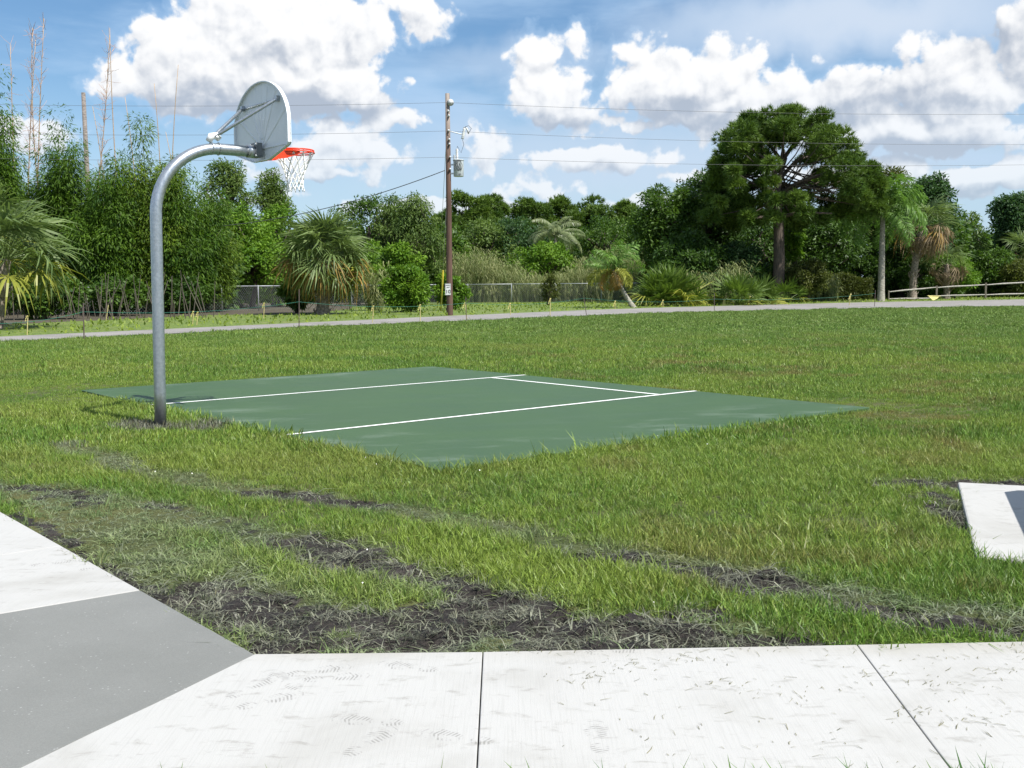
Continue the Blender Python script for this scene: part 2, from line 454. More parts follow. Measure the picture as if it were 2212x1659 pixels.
tracks_soil = [([G(1290, 1180), G(1420, 1205), G(1600, 1235), G(1720, 1262)], .085, 1.0),
               ([G(590, 1055), G(700, 1068), G(830, 1085)], .12, .62),
               ([G(640, 1165), G(730, 1190), G(850, 1218), G(990, 1262), G(1100, 1300), G(1250, 1335), G(1480, 1362)], .13, 1.0),
               ([G(1090, 1285), G(1300, 1325), G(1550, 1310)], .07, .95),
               ([G(560, 1390), G(700, 1385), G(860, 1368)], .10, 1.0),
               ([G(1150, 1385), G(1400, 1378), G(1560, 1378), G(1800, 1376)], .06, .95),
               ([G(1850, 1300), G(2000, 1325), G(2212, 1345), G(2600, 1370)], .10, .85),
               ([G(420, 1270), G(560, 1320), G(700, 1335), G(900, 1360)], .24, .58), ([G(950, 1300), G(1250, 1355), G(1500, 1370)], .16, .62), ([G(700, 1195), G(950, 1250), G(1100, 1290)], .20, .5),
               ([G(-100, 1040), G(60, 1045), G(200, 1075)], .12, .5), ([G(330, 1085), G(520, 1120), G(640, 1160)], .09, .4),
               ([G(1950, 1037), G(2060, 1040), G(2200, 1034)], .14, .75), ([G(1990, 1060), G(2050, 1085), G(2070, 1130)], .09, .7),
               ([G(290, 912), G(345, 918), G(430, 918)], .30, .62),
               ([G(30, 1105), G(120, 1150), G(330, 1275), G(540, 1400)], .035, .8)]
tracks_gray = [([G(-200, 1030), G(150, 1060), G(400, 1110), G(650, 1165), G(900, 1240), G(1250, 1330), G(1600, 1370)], .26),
               ([G(140, 955), G(330, 1015), G(600, 1060), G(800, 1085), G(1000, 1115), G(1250, 1170), G(1600, 1235), G(1900, 1290), G(2300, 1340)], .20),
               ([G(150, 1130), G(350, 1230), G(620, 1340), G(900, 1380)], .50), ([G(560, 1330), G(900, 1350), G(1250, 1385), G(1560, 1385)], .30), ([G(60, 1060), G(260, 1120), G(500, 1240)], .30)]
G_EDGE = rn


def ground_masks(x, y):
    wx = (fbm(x, y, 2.6, 4) - .5) * .42; wy = (fbm(x + 40, y + 9, 2.6, 4) - .5) * .42
    soil = np.zeros(x.shape); gray = np.zeros(x.shape)
    near = (y < 16)
    xs, ys = x[near], y[near]
    s_ = np.zeros(xs.shape); g_ = np.zeros(xs.shape)
    for pts, w, a in tracks_soil:
        d = dseg(xs + wx[near], ys + wy[near] * .7, pts); s_ = np.maximum(s_, a * (1 - sstep(d, w * .35, w * 2.0)))
    for pts, w in tracks_gray:
        d = dseg(xs + wx[near], ys + wy[near] * .7, pts); g_ = np.maximum(g_, 1 - sstep(d, w * .35, w * 1.35))
    pn = .5 * fbm(xs, ys, 4.0, 3) + .5 * fbm(xs + 5, ys + 8, 17.0, 3); s_ = np.clip(sstep(pn + s_ * .55, .60, .92) * np.minimum(1, s_ * 1.6), 0, 1)
    soil[near] = s_; gray[near] = np.clip(g_ * (.25 + 1.15 * fbm(xs + 3, ys, 3.0, 3)) + s_ * .7, 0, 1)
    return soil, gray


def build_ground():
    def axis(a, b, h, lim, gr=1.18):
        L = list(np.arange(a, b + 1e-6, h)); s = h
        lo = []; x = a
        while x > -lim: s *= gr; x -= s; lo.append(x)
        s = h; hi = []; x = b
        while x < lim: s *= gr; x += s; hi.append(x)
        return np.array(lo[::-1] + L + hi)
    xs = axis(-5.5, 5.5, .045, 900); ys = axis(2.6, 10.0, .045, 900)
    X, Y = np.meshgrid(xs, ys); nx, ny = len(xs), len(ys)
    soil, gray = ground_masks(X.ravel(), Y.ravel())
    hr = (fbm(X.ravel(), Y.ravel(), 9, 3) - .5)
    nearm = ((Y.ravel() < 11) & (np.abs(X.ravel()) < 6))
    Z = SOIL + np.where(nearm, hr * (.03 + .13 * soil) - .015 * soil, 0)
    # keep the soil under every slab
    xr, yr = X.ravel(), Y.ravel()
    for poly in (COURT, WALK_ALL, SLAB):
        Z = np.where(inpoly(xr, yr, poly), np.minimum(Z, SOIL - .02), Z)
    # level out of sight behind the camera and far off
    V = np.stack([xr, yr, Z], 1)
    i, j = np.meshgrid(np.arange(nx - 1), np.arange(ny - 1)); a = (j * nx + i).ravel()
    Fq = np.stack([a, a + 1, a + nx + 1, a + nx], 1)
    mb = MB(); mb.add(V, Fq, soil)
    m, t, b, _ = mat('field_soil_and_thatch')
    P = world_co(t); at = t.new('ShaderNodeAttribute', attribute_name='tint')
    n1 = t.noise(P, .35, 4, .6); n2 = t.noise(P, 5.0, 5, .65); n3 = t.noise(P, 45, 4, .7)
    sp = t.new('ShaderNodeSeparateXYZ'); t.link(P, sp.inputs[0])
    thatch = t.mix(t.smooth(n2, .3, .7), (.055, .075, .018, 1), (.09, .105, .035, 1))
    thatch = t.mix(t.smooth(n1, .42, .72), thatch, (.12, .115, .035, 1))
    farg = t.mix(t.smooth(n1, .3, .7), (.085, .145, .024, 1), (.12, .165, .035, 1))
    farg = t.mix(t.smooth(n3, .3, .75), t.mix(1.0, farg, (.72, .72, .72, 1), 'MULTIPLY'), farg)
    colr = t.mix(t.smooth(sp.outputs[1], 14, 34), thatch, farg)
    mud = t.mix(t.smooth(n3, .3, .7), (.012, .010, .009, 1), (.045, .038, .034, 1))
    dry = t.mix(t.smooth(n2, .35, .7), mud, (.085, .073, .064, 1))
    mud = t.mix(t.smooth(t.noise(P, 2.2, 3, .5), .5, .7), mud, dry)
    colr = t.mix(t.smooth(at.outputs['Fac'], .05, .30), colr, mud)
    t.put(b.inputs['Base Color'], colr); b.inputs['Roughness'].default_value = .8; b.inputs['Specular IOR Level'].default_value = .3
    bump(t, b, t.math('ADD', n3, n2), 1.0, .035)
    o = mb.build('ground', m, smooth=True, tint=True); meta(o, kind='structure')
    return o


build_ground()


def sheet(name, poly, z, m, parent=None, kind='structure'):
    bm = bmesh.new(); vs = [bm.verts.new((x, y, z)) for x, y in poly]; f = bm.faces.new(vs); f.normal_update()
    if f.normal.z < 0: f.normal_flip()
    bmesh.ops.triangulate(bm, faces=[f]); me = bpy.data.meshes.new(name); bm.to_mesh(me); bm.free(); me.materials.append(m)
    o = bpy.data.objects.new(name, me); COL.objects.link(o)
    if parent: o.parent = parent
    if kind: o['kind'] = kind
    return o


# road
m, t, b, _ = mat('road_asphalt'); P = world_co(t)
n = t.noise(P, .5, 4, .6); n2 = t.noise(P, 25, 4, .7)
cc = t.mix(t.smooth(n, .3, .7), (.21, .198, .188, 1), (.28, .264, .25, 1)); cc = t.mix(t.smooth(n2, .35, .75), t.mix(1.0, cc, (.8, .8, .8, 1), 'MULTIPLY'), cc)
t.put(b.inputs['Base Color'], cc); b.inputs['Roughness'].default_value = .85; bump(t, b, n2, .4, .01); M['road'] = m
sheet('road', ROAD, SOIL + .012, M['road'])

# verge beyond the road and litter under the trees
m, t, b, _ = mat('verge_groundcover'); P = world_co(t)
n = t.noise(P, .5, 5, .65, .5); n2 = t.noise(P, 5, 6, .7)
cc = t.mix(t.smooth(n2, .38, .62), (.05, .095, .015, 1), (.16, .215, .03, 1)); cc = t.mix(t.smooth(n, .52, .66), cc, (.15, .17, .045, 1))
t.put(b.inputs['Base Color'], cc); b.inputs['Roughness'].default_value = .8; bump(t, b, n2, 1.0, .08); M['verge'] = m
vg = rf + [(90, 120), (60, 108), (30, 98), (8, 90), (-4, 82), (-17, 63), (-28, 54), (-70, 28)]
sheet('verge', vg, SOIL + .006, M['verge'])
m, t, b, _ = mat('leaf_litter'); P = world_co(t)
n = t.noise(P, 6, 6, .7); cc = t.mix(t.smooth(n, .3, .7), (.030, .026, .016, 1), (.095, .078, .05, 1))
t.put(b.inputs['Base Color'], cc); b.inputs['Roughness'].default_value = .9; bump(t, b, n, .8, .05); M['litter'] = m
lit = [G(-260, 708), G(0, 701), G(130, 694), G(230, 690), G(330, 685), G(470, 679), G(640, 678), G(760, 667), G(760, 660), (-8, 120), (-80, 120), (-80, 30)]
sheet('leaf_litter', lit, SOIL + .010, M['litter'])

# ---------------- concrete walk
m, t, b, _ = mat('white_concrete'); P = world_co(t)
n = t.noise(P, 1.2, 6, .6, .4); n2 = t.noise(P, 260, 2, .6); n3 = t.noise(t.vmath('MULTIPLY', P, (6, 14, 1)), 1.0, 6, .72, .4)
base = t.mix(t.smooth(n2, .3, .7), (.375, .372, .360, 1), (.415, .41, .398, 1))
base = t.mix(t.smooth(n, .48, .70, 0, .55), base, (.285, .277, .255, 1))
base = t.mix(t.smooth(n3, .54, .70, 0, .6), base, (.23, .222, .20, 1))
sy_ = t.new('ShaderNodeSeparateXYZ'); t.link(P, sy_.inputs[0]); base = t.mix(t.math('MULTIPLY', t.math('MULTIPLY', t.smooth(sy_.outputs[1], 4.02, 4.24, 0, .5), t.smooth(sy_.outputs[1], 4.35, 4.5, 1, 0)), t.math('MULTIPLY', t.smooth(n, .3, .6), t.smooth(sy_.outputs[0], -1.15, -.95))), base, (.27, .25, .20, 1))
nb = t.noise(t.vmath('MULTIPLY', P, (160, 4, 1)), 1.0, 3, .6); base = t.mix(t.smooth(nb, .45, .75, 0, .35), base, (.29, .285, .27, 1))        # broom finish
# shoe prints: oval sole with tread bars
fg = bpy.data.node_groups.new('shoe_print', 'ShaderNodeTree')
fg.interface.new_socket("P", in_out='INPUT', socket_type='NodeSocketVector'); fg.interface.new_socket("M", in_out='OUTPUT', socket_type='NodeSocketFloat')
q = NT(fg); gi = q.new('NodeGroupInput'); go = q.new('NodeGroupOutput'); pp = gi.outputs[0]


def oval(cx, cy, rx, ry):
    mm = q.new('ShaderNodeMapping', vector_type='POINT'); mm.inputs['Scale'].default_value = (1 / rx, 1 / ry, 0); mm.inputs['Location'].default_value = (-cx / rx, -cy / ry, 0)
    q.put(mm.inputs[0], pp); return q.smooth(q.vmath('LENGTH', mm.outputs[0]), .82, 1.02, 1, 0)


sole = q.math('MAXIMUM', oval(.055, 0, .085, .046), oval(-.09, 0, .045, .034))
s3 = q.new('ShaderNodeSeparateXYZ'); q.put(s3.inputs[0], pp)
wv = q.math('SINE', q.math('MULTIPLY_ADD', s3.outputs[0], 420.0, q.math('MULTIPLY', q.math('ABSOLUTE', s3.outputs[1]), 160.0)))
bars = q.smooth(wv, -.3, .3)
nn = q.smooth(q.noise(pp, 22, 3, .6), .42, .62)
q.link(q.math('MULTIPLY', q.math('MULTIPLY', sole, bars), nn), go.inputs[0])
prints = [(545, 1482, 60), (585, 1512, 35), (728, 1463, 10), (610, 1468, 130), (792, 1557, 170), (690, 1448, 20), (120, 1215, 30), (225, 1228, 10), (180, 1182, 15), (880, 1440, 160), (1330, 1405, 10), (1290, 1590, 90), (800, 1600, 60), (985, 1592, 160)]
pm = None
for (px, py, ang) in prints:
    gx, gy = G(px, py); A = math.radians(ang)
    sh = t.vmath('SUBTRACT', P, (gx, gy, 0)); rt = t.new('ShaderNodeVectorRotate', rotation_type='Z_AXIS'); t.put(rt.inputs['Vector'], sh); rt.inputs['Angle'].default_value = -A
    gn = t.new('ShaderNodeGroup'); gn.node_tree = fg; t.put(gn.inputs[0], rt.outputs[0])
    pm = gn.outputs[0] if pm is None else t.math('MAXIMUM', pm, gn.outputs[0])
base = t.mix(t.math('MULTIPLY', pm, .55), base, (.14, .136, .125, 1))
t.put(b.inputs['Base Color'], base); b.inputs['Roughness'].default_value = .75; b.inputs['Specular IOR Level'].default_value = .35
bump(t, b, t.math('MULTIPLY_ADD', nb, .7, n2), .22, .004); M['concrete'] = m
M['joint'] = simple('joint_dirt', (.13, .115, .09), .9)

m, t, b, _ = mat('grey_asphalt'); P = world_co(t)
n = t.noise(P, 1.3, 4, .6); n2 = t.noise(P, 230, 3, .7); vo = t.new('ShaderNodeTexVoronoi'); t.put(vo.inputs['Vector'], P); vo.inputs['Scale'].default_value = 40
spk = t.math('MULTIPLY', t.smooth(vo.outputs[0], .10, .2, 1, 0), t.smooth(t.noise(P, 9, 2, .5), .5, .6))
cc = t.mix(t.smooth(n, .3, .7), (.172, .176, .166, 1), (.198, .202, .192, 1)); cc = t.mix(t.smooth(n2, .3, .75), t.mix(1.0, cc, (.78, .78, .78, 1), 'MULTIPLY'), cc)
cc = t.mix(t.math('MULTIPLY', spk, .6), cc, (.36, .36, .35, 1))
t.put(b.inputs['Base Color'], cc); b.inputs['Roughness'].default_value = .8; bump(t, b, n2, .3, .003); M['grey_asphalt'] = m

sw = sheet('sidewalk', WALK_ALL, -.055, M['joint'])


def slab_piece(poly, gap=.0022, parent=sw, name='concrete_slab', m=None, z1=0.0, bw=.004):
    c = np.mean(np.array(poly), 0); n = len(poly); P2 = []
    A = np.array(poly, float); area = .5 * sum(A[i][0] * A[(i + 1) % n][1] - A[(i + 1) % n][0] * A[i][1] for i in range(n))
    if area < 0: A = A[::-1]
    for i in range(n):                      # inset by gap
        p0, p1, p2 = A[i - 1], A[i], A[(i + 1) % n]
        e1 = (p1 - p0) / np.linalg.norm(p1 - p0); e2 = (p2 - p1) / np.linalg.norm(p2 - p1)
        n1 = np.array([-e1[1], e1[0]]); n2 = np.array([-e2[1], e2[0]]); bis = n1 + n2; k = gap * 2 / max(.3, bis @ bis)
        P2.append(tuple(p1 + bis * k))
    o = MB().prism(P2, -.10, z1).build(name, m or M['concrete'], parent)
    return bevel(o, bw)


gE = [(-1.305, 3.669), (-1.43, 3.43), (-1.555, 3.167), (-1.73, 2.85), (-1.95, 2.4)]
slab_piece([tuple(wc0), (-.128, 4.183), (-.118, 3.02), (-1.0, 2.98), (-1.6, 2.35), (-1.95, 2.4)] + gE[::-1][1:])
slab_piece([(-.128, 4.183), (1.419, 4.232), (1.335, 3.02), (-.118, 3.02)])
slab_piece([(1.419, 4.232), (2.95, 4.28), (2.86, 3.03), (1.335, 3.02)])
slab_piece([(2.95, 4.28), (4.55, 4.33), (4.45, 3.05), (2.86, 3.03)])
slab_piece([(4.55, 4.33), (6.5, 4.40), (6.6, 3.08), (4.45, 3.05)])
W1 = wc0 + WING * 2.42; Jn = -WINN * np.array([1, .95])
slab_piece([tuple(w_c1), (-2.376, 4.743), (-3.6, 3.93), (-4.6, 4.45), tuple(W1)])
W2 = wc0 + WING * 4.6
slab_piece([tuple(W1), (-4.6, 4.45), (-6.1, 6.1), tuple(W2)])
W3 = wc0 + WING * 6.8
slab_piece([tuple(W2), (-6.1, 6.1), (-7.6, 7.8), tuple(W3)])
gp = slab_piece(GRAYP, gap=.001, name='asphalt_panel', m=M['grey_asphalt'], z1=-.002, bw=.003); gp['label'] = 'mid grey asphalt section between the white slabs'
# slab at the right
cs = slab_piece(SLAB, parent=None, name='concrete_pad', bw=.012); cs['kind'] = 'structure'

# ---------------- court
m, t, b, _ = mat('court_paint'); P = world_co(t)
n = t.noise(t.vmath('MULTIPLY', P, (1.0, 1.0, 1)), .9, 4, .55, .4); n2 = t.noise(P, 140, 3, .7)
rt = t.new('ShaderNodeVectorRotate', rotation_type='Z_AXIS'); t.put(rt.inputs['Vector'], P); rt.inputs['Angle'].default_value = -.2
n3 = t.noise(t.vmath('MULTIPLY', rt.outputs[0], (.9, 2.4, 1)), 1.0, 5, .62, .3)
cc = t.mix(t.smooth(n, .3, .7), (.043, .086, .033, 1), (.050, .097, .038, 1)); cc = t.mix(t.smooth(n2, .3, .8), t.mix(1.0, cc, (.92, .92, .92, 1), 'MULTIPLY'), cc)
# chalky scuffs, thicker towards the slab's edges
pu = t.vmath('DOT_PRODUCT', t.vmath('SUBTRACT', P, (OX, OY, 0)), (Uv[0], Uv[1], 0)); pv = t.vmath('DOT_PRODUCT', t.vmath('SUBTRACT', P, (OX, OY, 0)), (Vv[0], Vv[1], 0))
ed = t.math('MAXIMUM', t.smooth(pu, 0, 1.6, 1, 0), t.math('MAXIMUM', t.smooth(pv, 4.6, 6.3), t.smooth(pv, -2.6, -1.0, 1, 0)))
sc_ = t.math('MULTIPLY', t.smooth(n3, .50, .74), t.math('MULTIPLY_ADD', ed, .50, .06))
cc = t.mix(sc_, cc, (.175, .22, .175, 1))
t.put(b.inputs['Base Color'], cc); t.put(b.inputs['Roughness'], t.math('MULTIPLY_ADD', n, .2, .42)); b.inputs['Specular IOR Level'].default_value = .25
bump(t, b, n2, .12, .002); M['court'] = m
co = MB().prism(COURT, -.09, 0.0).build('court', M['court']); bevel(co, .008); co['kind'] = 'structure'
M['line_paint'] = simple('line_paint', (.80, .80, .79), .6, var=.05, scale=20)


def strip(name, u0, v0, u1, v1, w, z=.004):
    a = np.array([u0, v0]); c = np.array([u1, v1]); d = (c - a) / np.linalg.norm(c - a); nn = np.array([-d[1], d[0]]) * w / 2
    K = 24; L = []; R = []
    for k in range(K + 1):
        p = a + (c - a) * k / K; j = (RS.rand() - .5) * .006
        L.append(court(*(p + nn + d[[1, 0]] * 0 + nn / w * 2 * j))); R.append(court(*(p - nn + nn / w * 2 * j)))
    V = [(x, y, z) for x, y in L] + [(x, y, z) for x, y in R]
    o = MB().add(V, np.array([(K + 1 + i, K + 2 + i, i + 1, i) for i in range(K)])).build(name, M['line_paint'], co); return o


strip('lane_line', .03, 3.66, 6.30, 3.66, .062); strip('lane_line', .03, 0, 6.30, 0, .062); strip('free_throw_line', 5.58, .032, 5.58, 3.628, .062)

# ================================================================== BASKETBALL HOOP
M['galv'] = None
m, t, b, _ = mat('galvanised_steel'); P = obj_co(t)
n = t.noise(P, 30, 4, .6); n2 = t.noise(t.vmath('MULTIPLY', P, (40, 40, 2)), 1, 4, .6)
t.put(b.inputs['Base Color'], t.mix(t.smooth(n, .3, .7), (.37, .40, .43, 1), (.48, .51, .54, 1))); b.inputs['Metallic'].default_value = .85
t.put(b.inputs['Roughness'], t.math('MULTIPLY_ADD', n2, .2, .24)); bump(t, b, n2, .02, .002); M['galv'] = m
M['board'] = simple('board_white_paint', (.72, .75, .78), .35, var=.05, scale=2.0)
M['rim'] = simple('rim_red_paint', (.80, .055, .012), .35, var=.06)
M['net'] = simple('net_nylon', (.82, .82, .80), .7, var=.03)
M['dark_steel'] = simple('dark_steel', (.17, .18, .19), .5, metal=.4)

HB = court(-.54, 1.88)
hoop = thing('basketball_hoop', (HB[0], HB[1], SOIL), 'silver gooseneck basketball hoop with white fan backboard and red rim beside the green court', 'basketball hoop', rz=TH)
hz = -SOIL      # local x = along court, y = v
LEAN = .018


def H(u, v, z): return (u + .54, v - 1.88, z + hz)


pts = [(0, 0, -.05)]
for k in range(1, 8): z = 2.28 * k / 7 + hz; pts.append((LEAN * z, 0, z))
x0 = LEAN * (2.28 + hz); Rb = .77
for k in range(1, 17):
    a = math.pi / 2 * k / 16; pts.append((x0 + Rb * (1 - math.cos(a)), 0, 2.28 + hz + Rb * math.sin(a)))
xe = H(.70, 0, 0)[0]; pts += [(x0 + Rb + .2, 0, 3.05 + hz), (xe - .03, 0, 3.052 + hz)]
MB().tube(pts, .0635, 28).build('pole', M['galv'], hoop, smooth=True)
# collar and mounting plate
mb = MB(); mb.tube([(xe - .10, 0, 3.052 + hz), (xe - .02, 0, 3.052 + hz)], .074, 28); o = mb.build('collar', M['galv'], hoop, smooth=True)
mb = MB(); mb.box(xe - .022, xe + .06, -.075, .075, 2.985 + hz, 3.15 + hz); o = mb.build('mounting_block', M['dark_steel'], hoop); bevel(o, .005)
for s in (-1, 1):
    for z in (3.0, 3.13): MB().tube([(xe - .03, s * .065, z + hz), (xe + .0, s * .065, z + hz)], .012, 6).build('bolt', M['galv'], hoop)
# backboard: fan outline extruded, rolled rim, pressed ribs
bx = H(.765, 0, 0)[0]
outl = [(-.2, 2.95), (.2, 2.95), (.66, 3.07), (.685, 3.10), (.685, 3.34)]
for k in range(1, 24):
    a = math.pi * k / 24; outl.append((.685 * math.cos(a), 3.34 + .515 * math.sin(a)))
outl += [(-.685, 3.34), (-.685, 3.10), (-.66, 3.07)]
outl = np.array(outl); nO = len(outl)
ctr = np.array([0, 3.35])


def plate(mb, poly, xa, xb):
    n_ = len(poly); V = [(xa, y, z + hz) for y, z in poly] + [(xb, y, z + hz) for y, z in poly]
    mb.add(V, [np.array([list(range(n_))]), np.array([list(range(n_, 2 * n_))[::-1]]), np.array([(i, n_ + i, n_ + (i + 1) % n_, (i + 1) % n_) for i in range(n_)])])


mb = MB(); plate(mb, outl, bx + .030, bx + .038); board = mb.build('backboard', M['board'], hoop)
# rim flange round the edge, standing back from the face
inner = ctr + (outl - ctr) * .975
V = [(bx, y, z + hz) for y, z in outl] + [(bx + .045, y, z + hz) for y, z in outl] + [(bx + .045, y, z + hz) for y, z in inner] + [(bx, y, z + hz) for y, z in inner]
Fq = [(a * nO + i, a * nO + (i + 1) % nO, ((a + 1) % 4) * nO + (i + 1) % nO, ((a + 1) % 4) * nO + i) for a in range(4) for i in range(nO)]
MB().add(V, np.array(Fq)).build('edge_flange', M['board'], board)
for (ya, za, yb, zb) in [(-.03, 3.16, -.36, 3.72), (.03, 3.16, .36, 3.72), (-.02, 3.2, -.16, 3.80), (.02, 3.2, .16, 3.80), (-.05, 3.12, -.60, 3.50), (.05, 3.12, .60, 3.50), (0, 3.2, 0, 3.83)]:
    d = np.array([yb - ya, zb - za]); L = np.linalg.norm(d); d /= L; nn = np.array([-d[1], d[0]])
    P4 = [np.array([ya, za]) + nn * .012, np.array([ya, za]) - nn * .012, np.array([yb, zb]) - nn * .032, np.array([yb, zb]) + nn * .032]
    V = [(bx + .0298, p[0], p[1] + hz) for p in P4] + [(bx + .019, (p * .6 + .4 * np.mean(P4, 0))[0] if 0 else p[0] * .98 + .02 * np.mean([q_[0] for q_ in P4]), p[1] + hz) for p in P4]
    V[4:] = [(bx + .024, (np.array([ya, za]) + nn * .004 * s)[0], (np.array([ya, za]) + nn * .004 * s)[1] + hz + .01) for s in (1, -1)] + [(bx + .024, (np.array([yb, zb]) - d * .02 + nn * .014 * s)[0], (np.array([yb, zb]) - d * .02 + nn * .014 * s)[1] + hz) for s in (-1, 1)]
    MB().add(V, [np.array([(4, 5, 6, 7), (0, 4, 7, 3), (1, 2, 6, 5), (0, 1, 5, 4), (2, 3, 7, 6)])]).build('rib', M['board'], board)
# horizontal stiffener and lower crease
mb = MB(); mb.bar((bx + .02, -.46, 3.60 + hz), (bx + .02, .46, 3.60 + hz), .013, 8); mb.build('cross_bar', M['galv'], board)
mb = MB(); mb.box(bx + .020, bx + .030, -.64, .64, 3.085 + hz, 3.10 + hz); mb.build('lower_crease', M['board'], board)
# braces
cl = H(.20, 1.88, 3.16)
for s in (-1, 1):
    e = (bx + .005, s * .44, 3.60 + hz)
    mb = MB(); st = np.array([cl[0], s * .035, cl[2] + .02]); en = np.array(e); dd = en - st
    mb.tube([st, st + dd * .05, st + dd * .09, st + dd * .93, st + dd * .965, en], [.011, .012, .019, .019, .012, .011], 12)
    mb.build('brace', M['galv'], hoop, smooth=True)
    mb = MB(); mb.box(bx - .012, bx + .028, s * .44 - .022, s * .44 + .022, 3.575 + hz, 3.635 + hz); mb.tube([(bx - .006, s * .44 - .04, 3.6 + hz), (bx - .006, s * .44 + .04, 3.6 + hz)], .008, 6)
    mb.build('brace_bracket', M['galv'], hoop)
mb = MB()
for dx in (-.035, .05):
    ring = [(cl[0] + dx, .068 * math.cos(a), 3.05 + hz + .068 * math.sin(a)) for a in np.linspace(0, 2 * math.pi, 20, endpoint=False)]
    mb.tube(ring, .007, 6, closed=True)
mb.build('clamp', M['galv'], hoop, smooth=True)
mb = MB(); mb.tube([(cl[0] - .06, 0, 3.13 + hz), (cl[0] - .03, 0, 3.185 + hz), (cl[0] + .03, 0, 3.195 + hz), (cl[0] + .07, 0, 3.16 + hz)], [.035, .042, .042, .034], 10); mb.tube([(cl[0] + .02, -.06, 3.175 + hz), (cl[0] + .02, .06, 3.175 + hz)], .016, 8)
mb.build('clamp_head', simple('clamp_white', (.75, .76, .76), .5), hoop, smooth=True)
# rim: double ring, back plate, gussets, net hooks
rc = np.array([H(1.205, 0, 0)[0], 0.0, 3.10 + hz]); RR = .2286
rim = thing_rim = None
mb = MB()
aa = np.linspace(0, 2 * math.pi, 40, endpoint=False)
mb.tube([rc + (RR * math.cos(a), RR * math.sin(a), 0) for a in aa], .0095, 8, closed=True)
rim = mb.build('rim', M['rim'], hoop, smooth=True)
MB().tube([rc + ((RR + .008) * math.cos(a), (RR + .008) * math.sin(a), -.024) for a in aa], .0085, 8, closed=True).build('lower_ring', M['rim'], rim, smooth=True)
fx = bx + .046
mb = MB(); mb.box(fx, fx + .01, -.09, .09, 2.95 + hz, 3.125 + hz); mb.build('back_plate', M['rim'], rim)
mb = MB()
mb.add([(fx + .01, -.085, rc[2] - .006), (fx + .01, .085, rc[2] - .006), (rc[0] - RR * .80, .135, rc[2] - .006), (rc[0] - RR * .96, .05, rc[2] - .006), (rc[0] - RR * .96, -.05, rc[2] - .006), (rc[0] - RR * .80, -.135, rc[2] - .006)] +
       [(fx + .01, -.085, rc[2] + .003), (fx + .01, .085, rc[2] + .003), (rc[0] - RR * .80, .135, rc[2] + .003), (rc[0] - RR * .96, .05, rc[2] + .003), (rc[0] - RR * .96, -.05, rc[2] + .003), (rc[0] - RR * .80, -.135, rc[2] + .003)],
       [np.array([list(range(6))]), np.array([list(range(6, 12))[::-1]]), np.array([(i, (i + 1) % 6, 6 + (i + 1) % 6, 6 + i) for i in range(6)])])
mb.build('rim_plate', M['rim'], rim)
for s in (-1, 1):      # side gussets following the ring
    pl = [(fx + .01, s * .08, rc[2] - .006), (rc[0] - RR * .78, s * .142, rc[2] - .006), (rc[0] - RR * .2, s * .228, rc[2] - .010), (rc[0] - RR * .2, s * .226, rc[2] - .060), (rc[0] - RR * .78, s * .140, rc[2] - .110), (fx + .01, s * .08, rc[2] - .140)]
    V = pl + [(x, y - s * .006, z) for x, y, z in pl]
    MB().add(V, [np.array([[0, 1, 4, 5], [1, 2, 3, 4], [6, 11, 10, 7], [7, 10, 9, 8]]), np.array([(i, 6 + i, 6 + (i + 1) % 6, (i + 1) % 6) for i in range(6)])]).build('gusset', M['rim'], rim)
# net: twelve strands crossing
nodes = {}
NS = 12; rows = [(0.0, .224), (.11, .168), (.19, .128), (.25, .108), (.31, .098), (.37, .094), (.42, .100)]
jr = np.random.RandomState(3)
for r_, (dz, rad) in enumerate(rows):
    for k in range(NS):
        a = 2 * math.pi * (k + (.5 if r_ % 2 else 0)) / NS
        rr = rad * (1 + .10 * (jr.rand() - .5) * (r_ > 0)); a += .10 * (jr.rand() - .5) * (r_ > 0)
        nodes[(r_, k)] = rc + np.array([rr * math.cos(a), rr * math.sin(a), -.035 - dz - .012 * (jr.rand() - .5) * (r_ > 0)])
mb = MB()
for r_ in range(len(rows) - 1):
    for k in range(NS):
        kk = k if r_ % 2 == 0 else (k + 1) % NS
        for k2 in ((k, (k - 1) % NS) if r_ % 2 == 0 else (k, (k + 1) % NS)):
            A_, B_ = nodes[(r_, k)], nodes[(r_ + 1, k2)]; mid = (A_ + B_) / 2 + np.array([0, 0, -.006]) + (jr.rand(3) - .5) * .008
            mb.tube([A_, mid, B_], .0058, 5, cap=False)
for k in range(NS):
    A_ = nodes[(0, k)]; mb.tube([A_, A_ + np.array([0, 0, .03])], .004, 5)
    B_ = nodes[(len(rows) - 1, k)]; mb.tube([B_, B_ + np.array([.004, 0, -.025])], .006, 5)
mb.build('net', M['net'], hoop, smooth=True)

# ================================================================== UTILITY POLE
UPY = 53.0
ux, _z = ray(971.5, 680, UPY)


def UP(xv, yv): x, z = ray(xv, yv, UPY); return (x - ux, 0, z - SOIL)


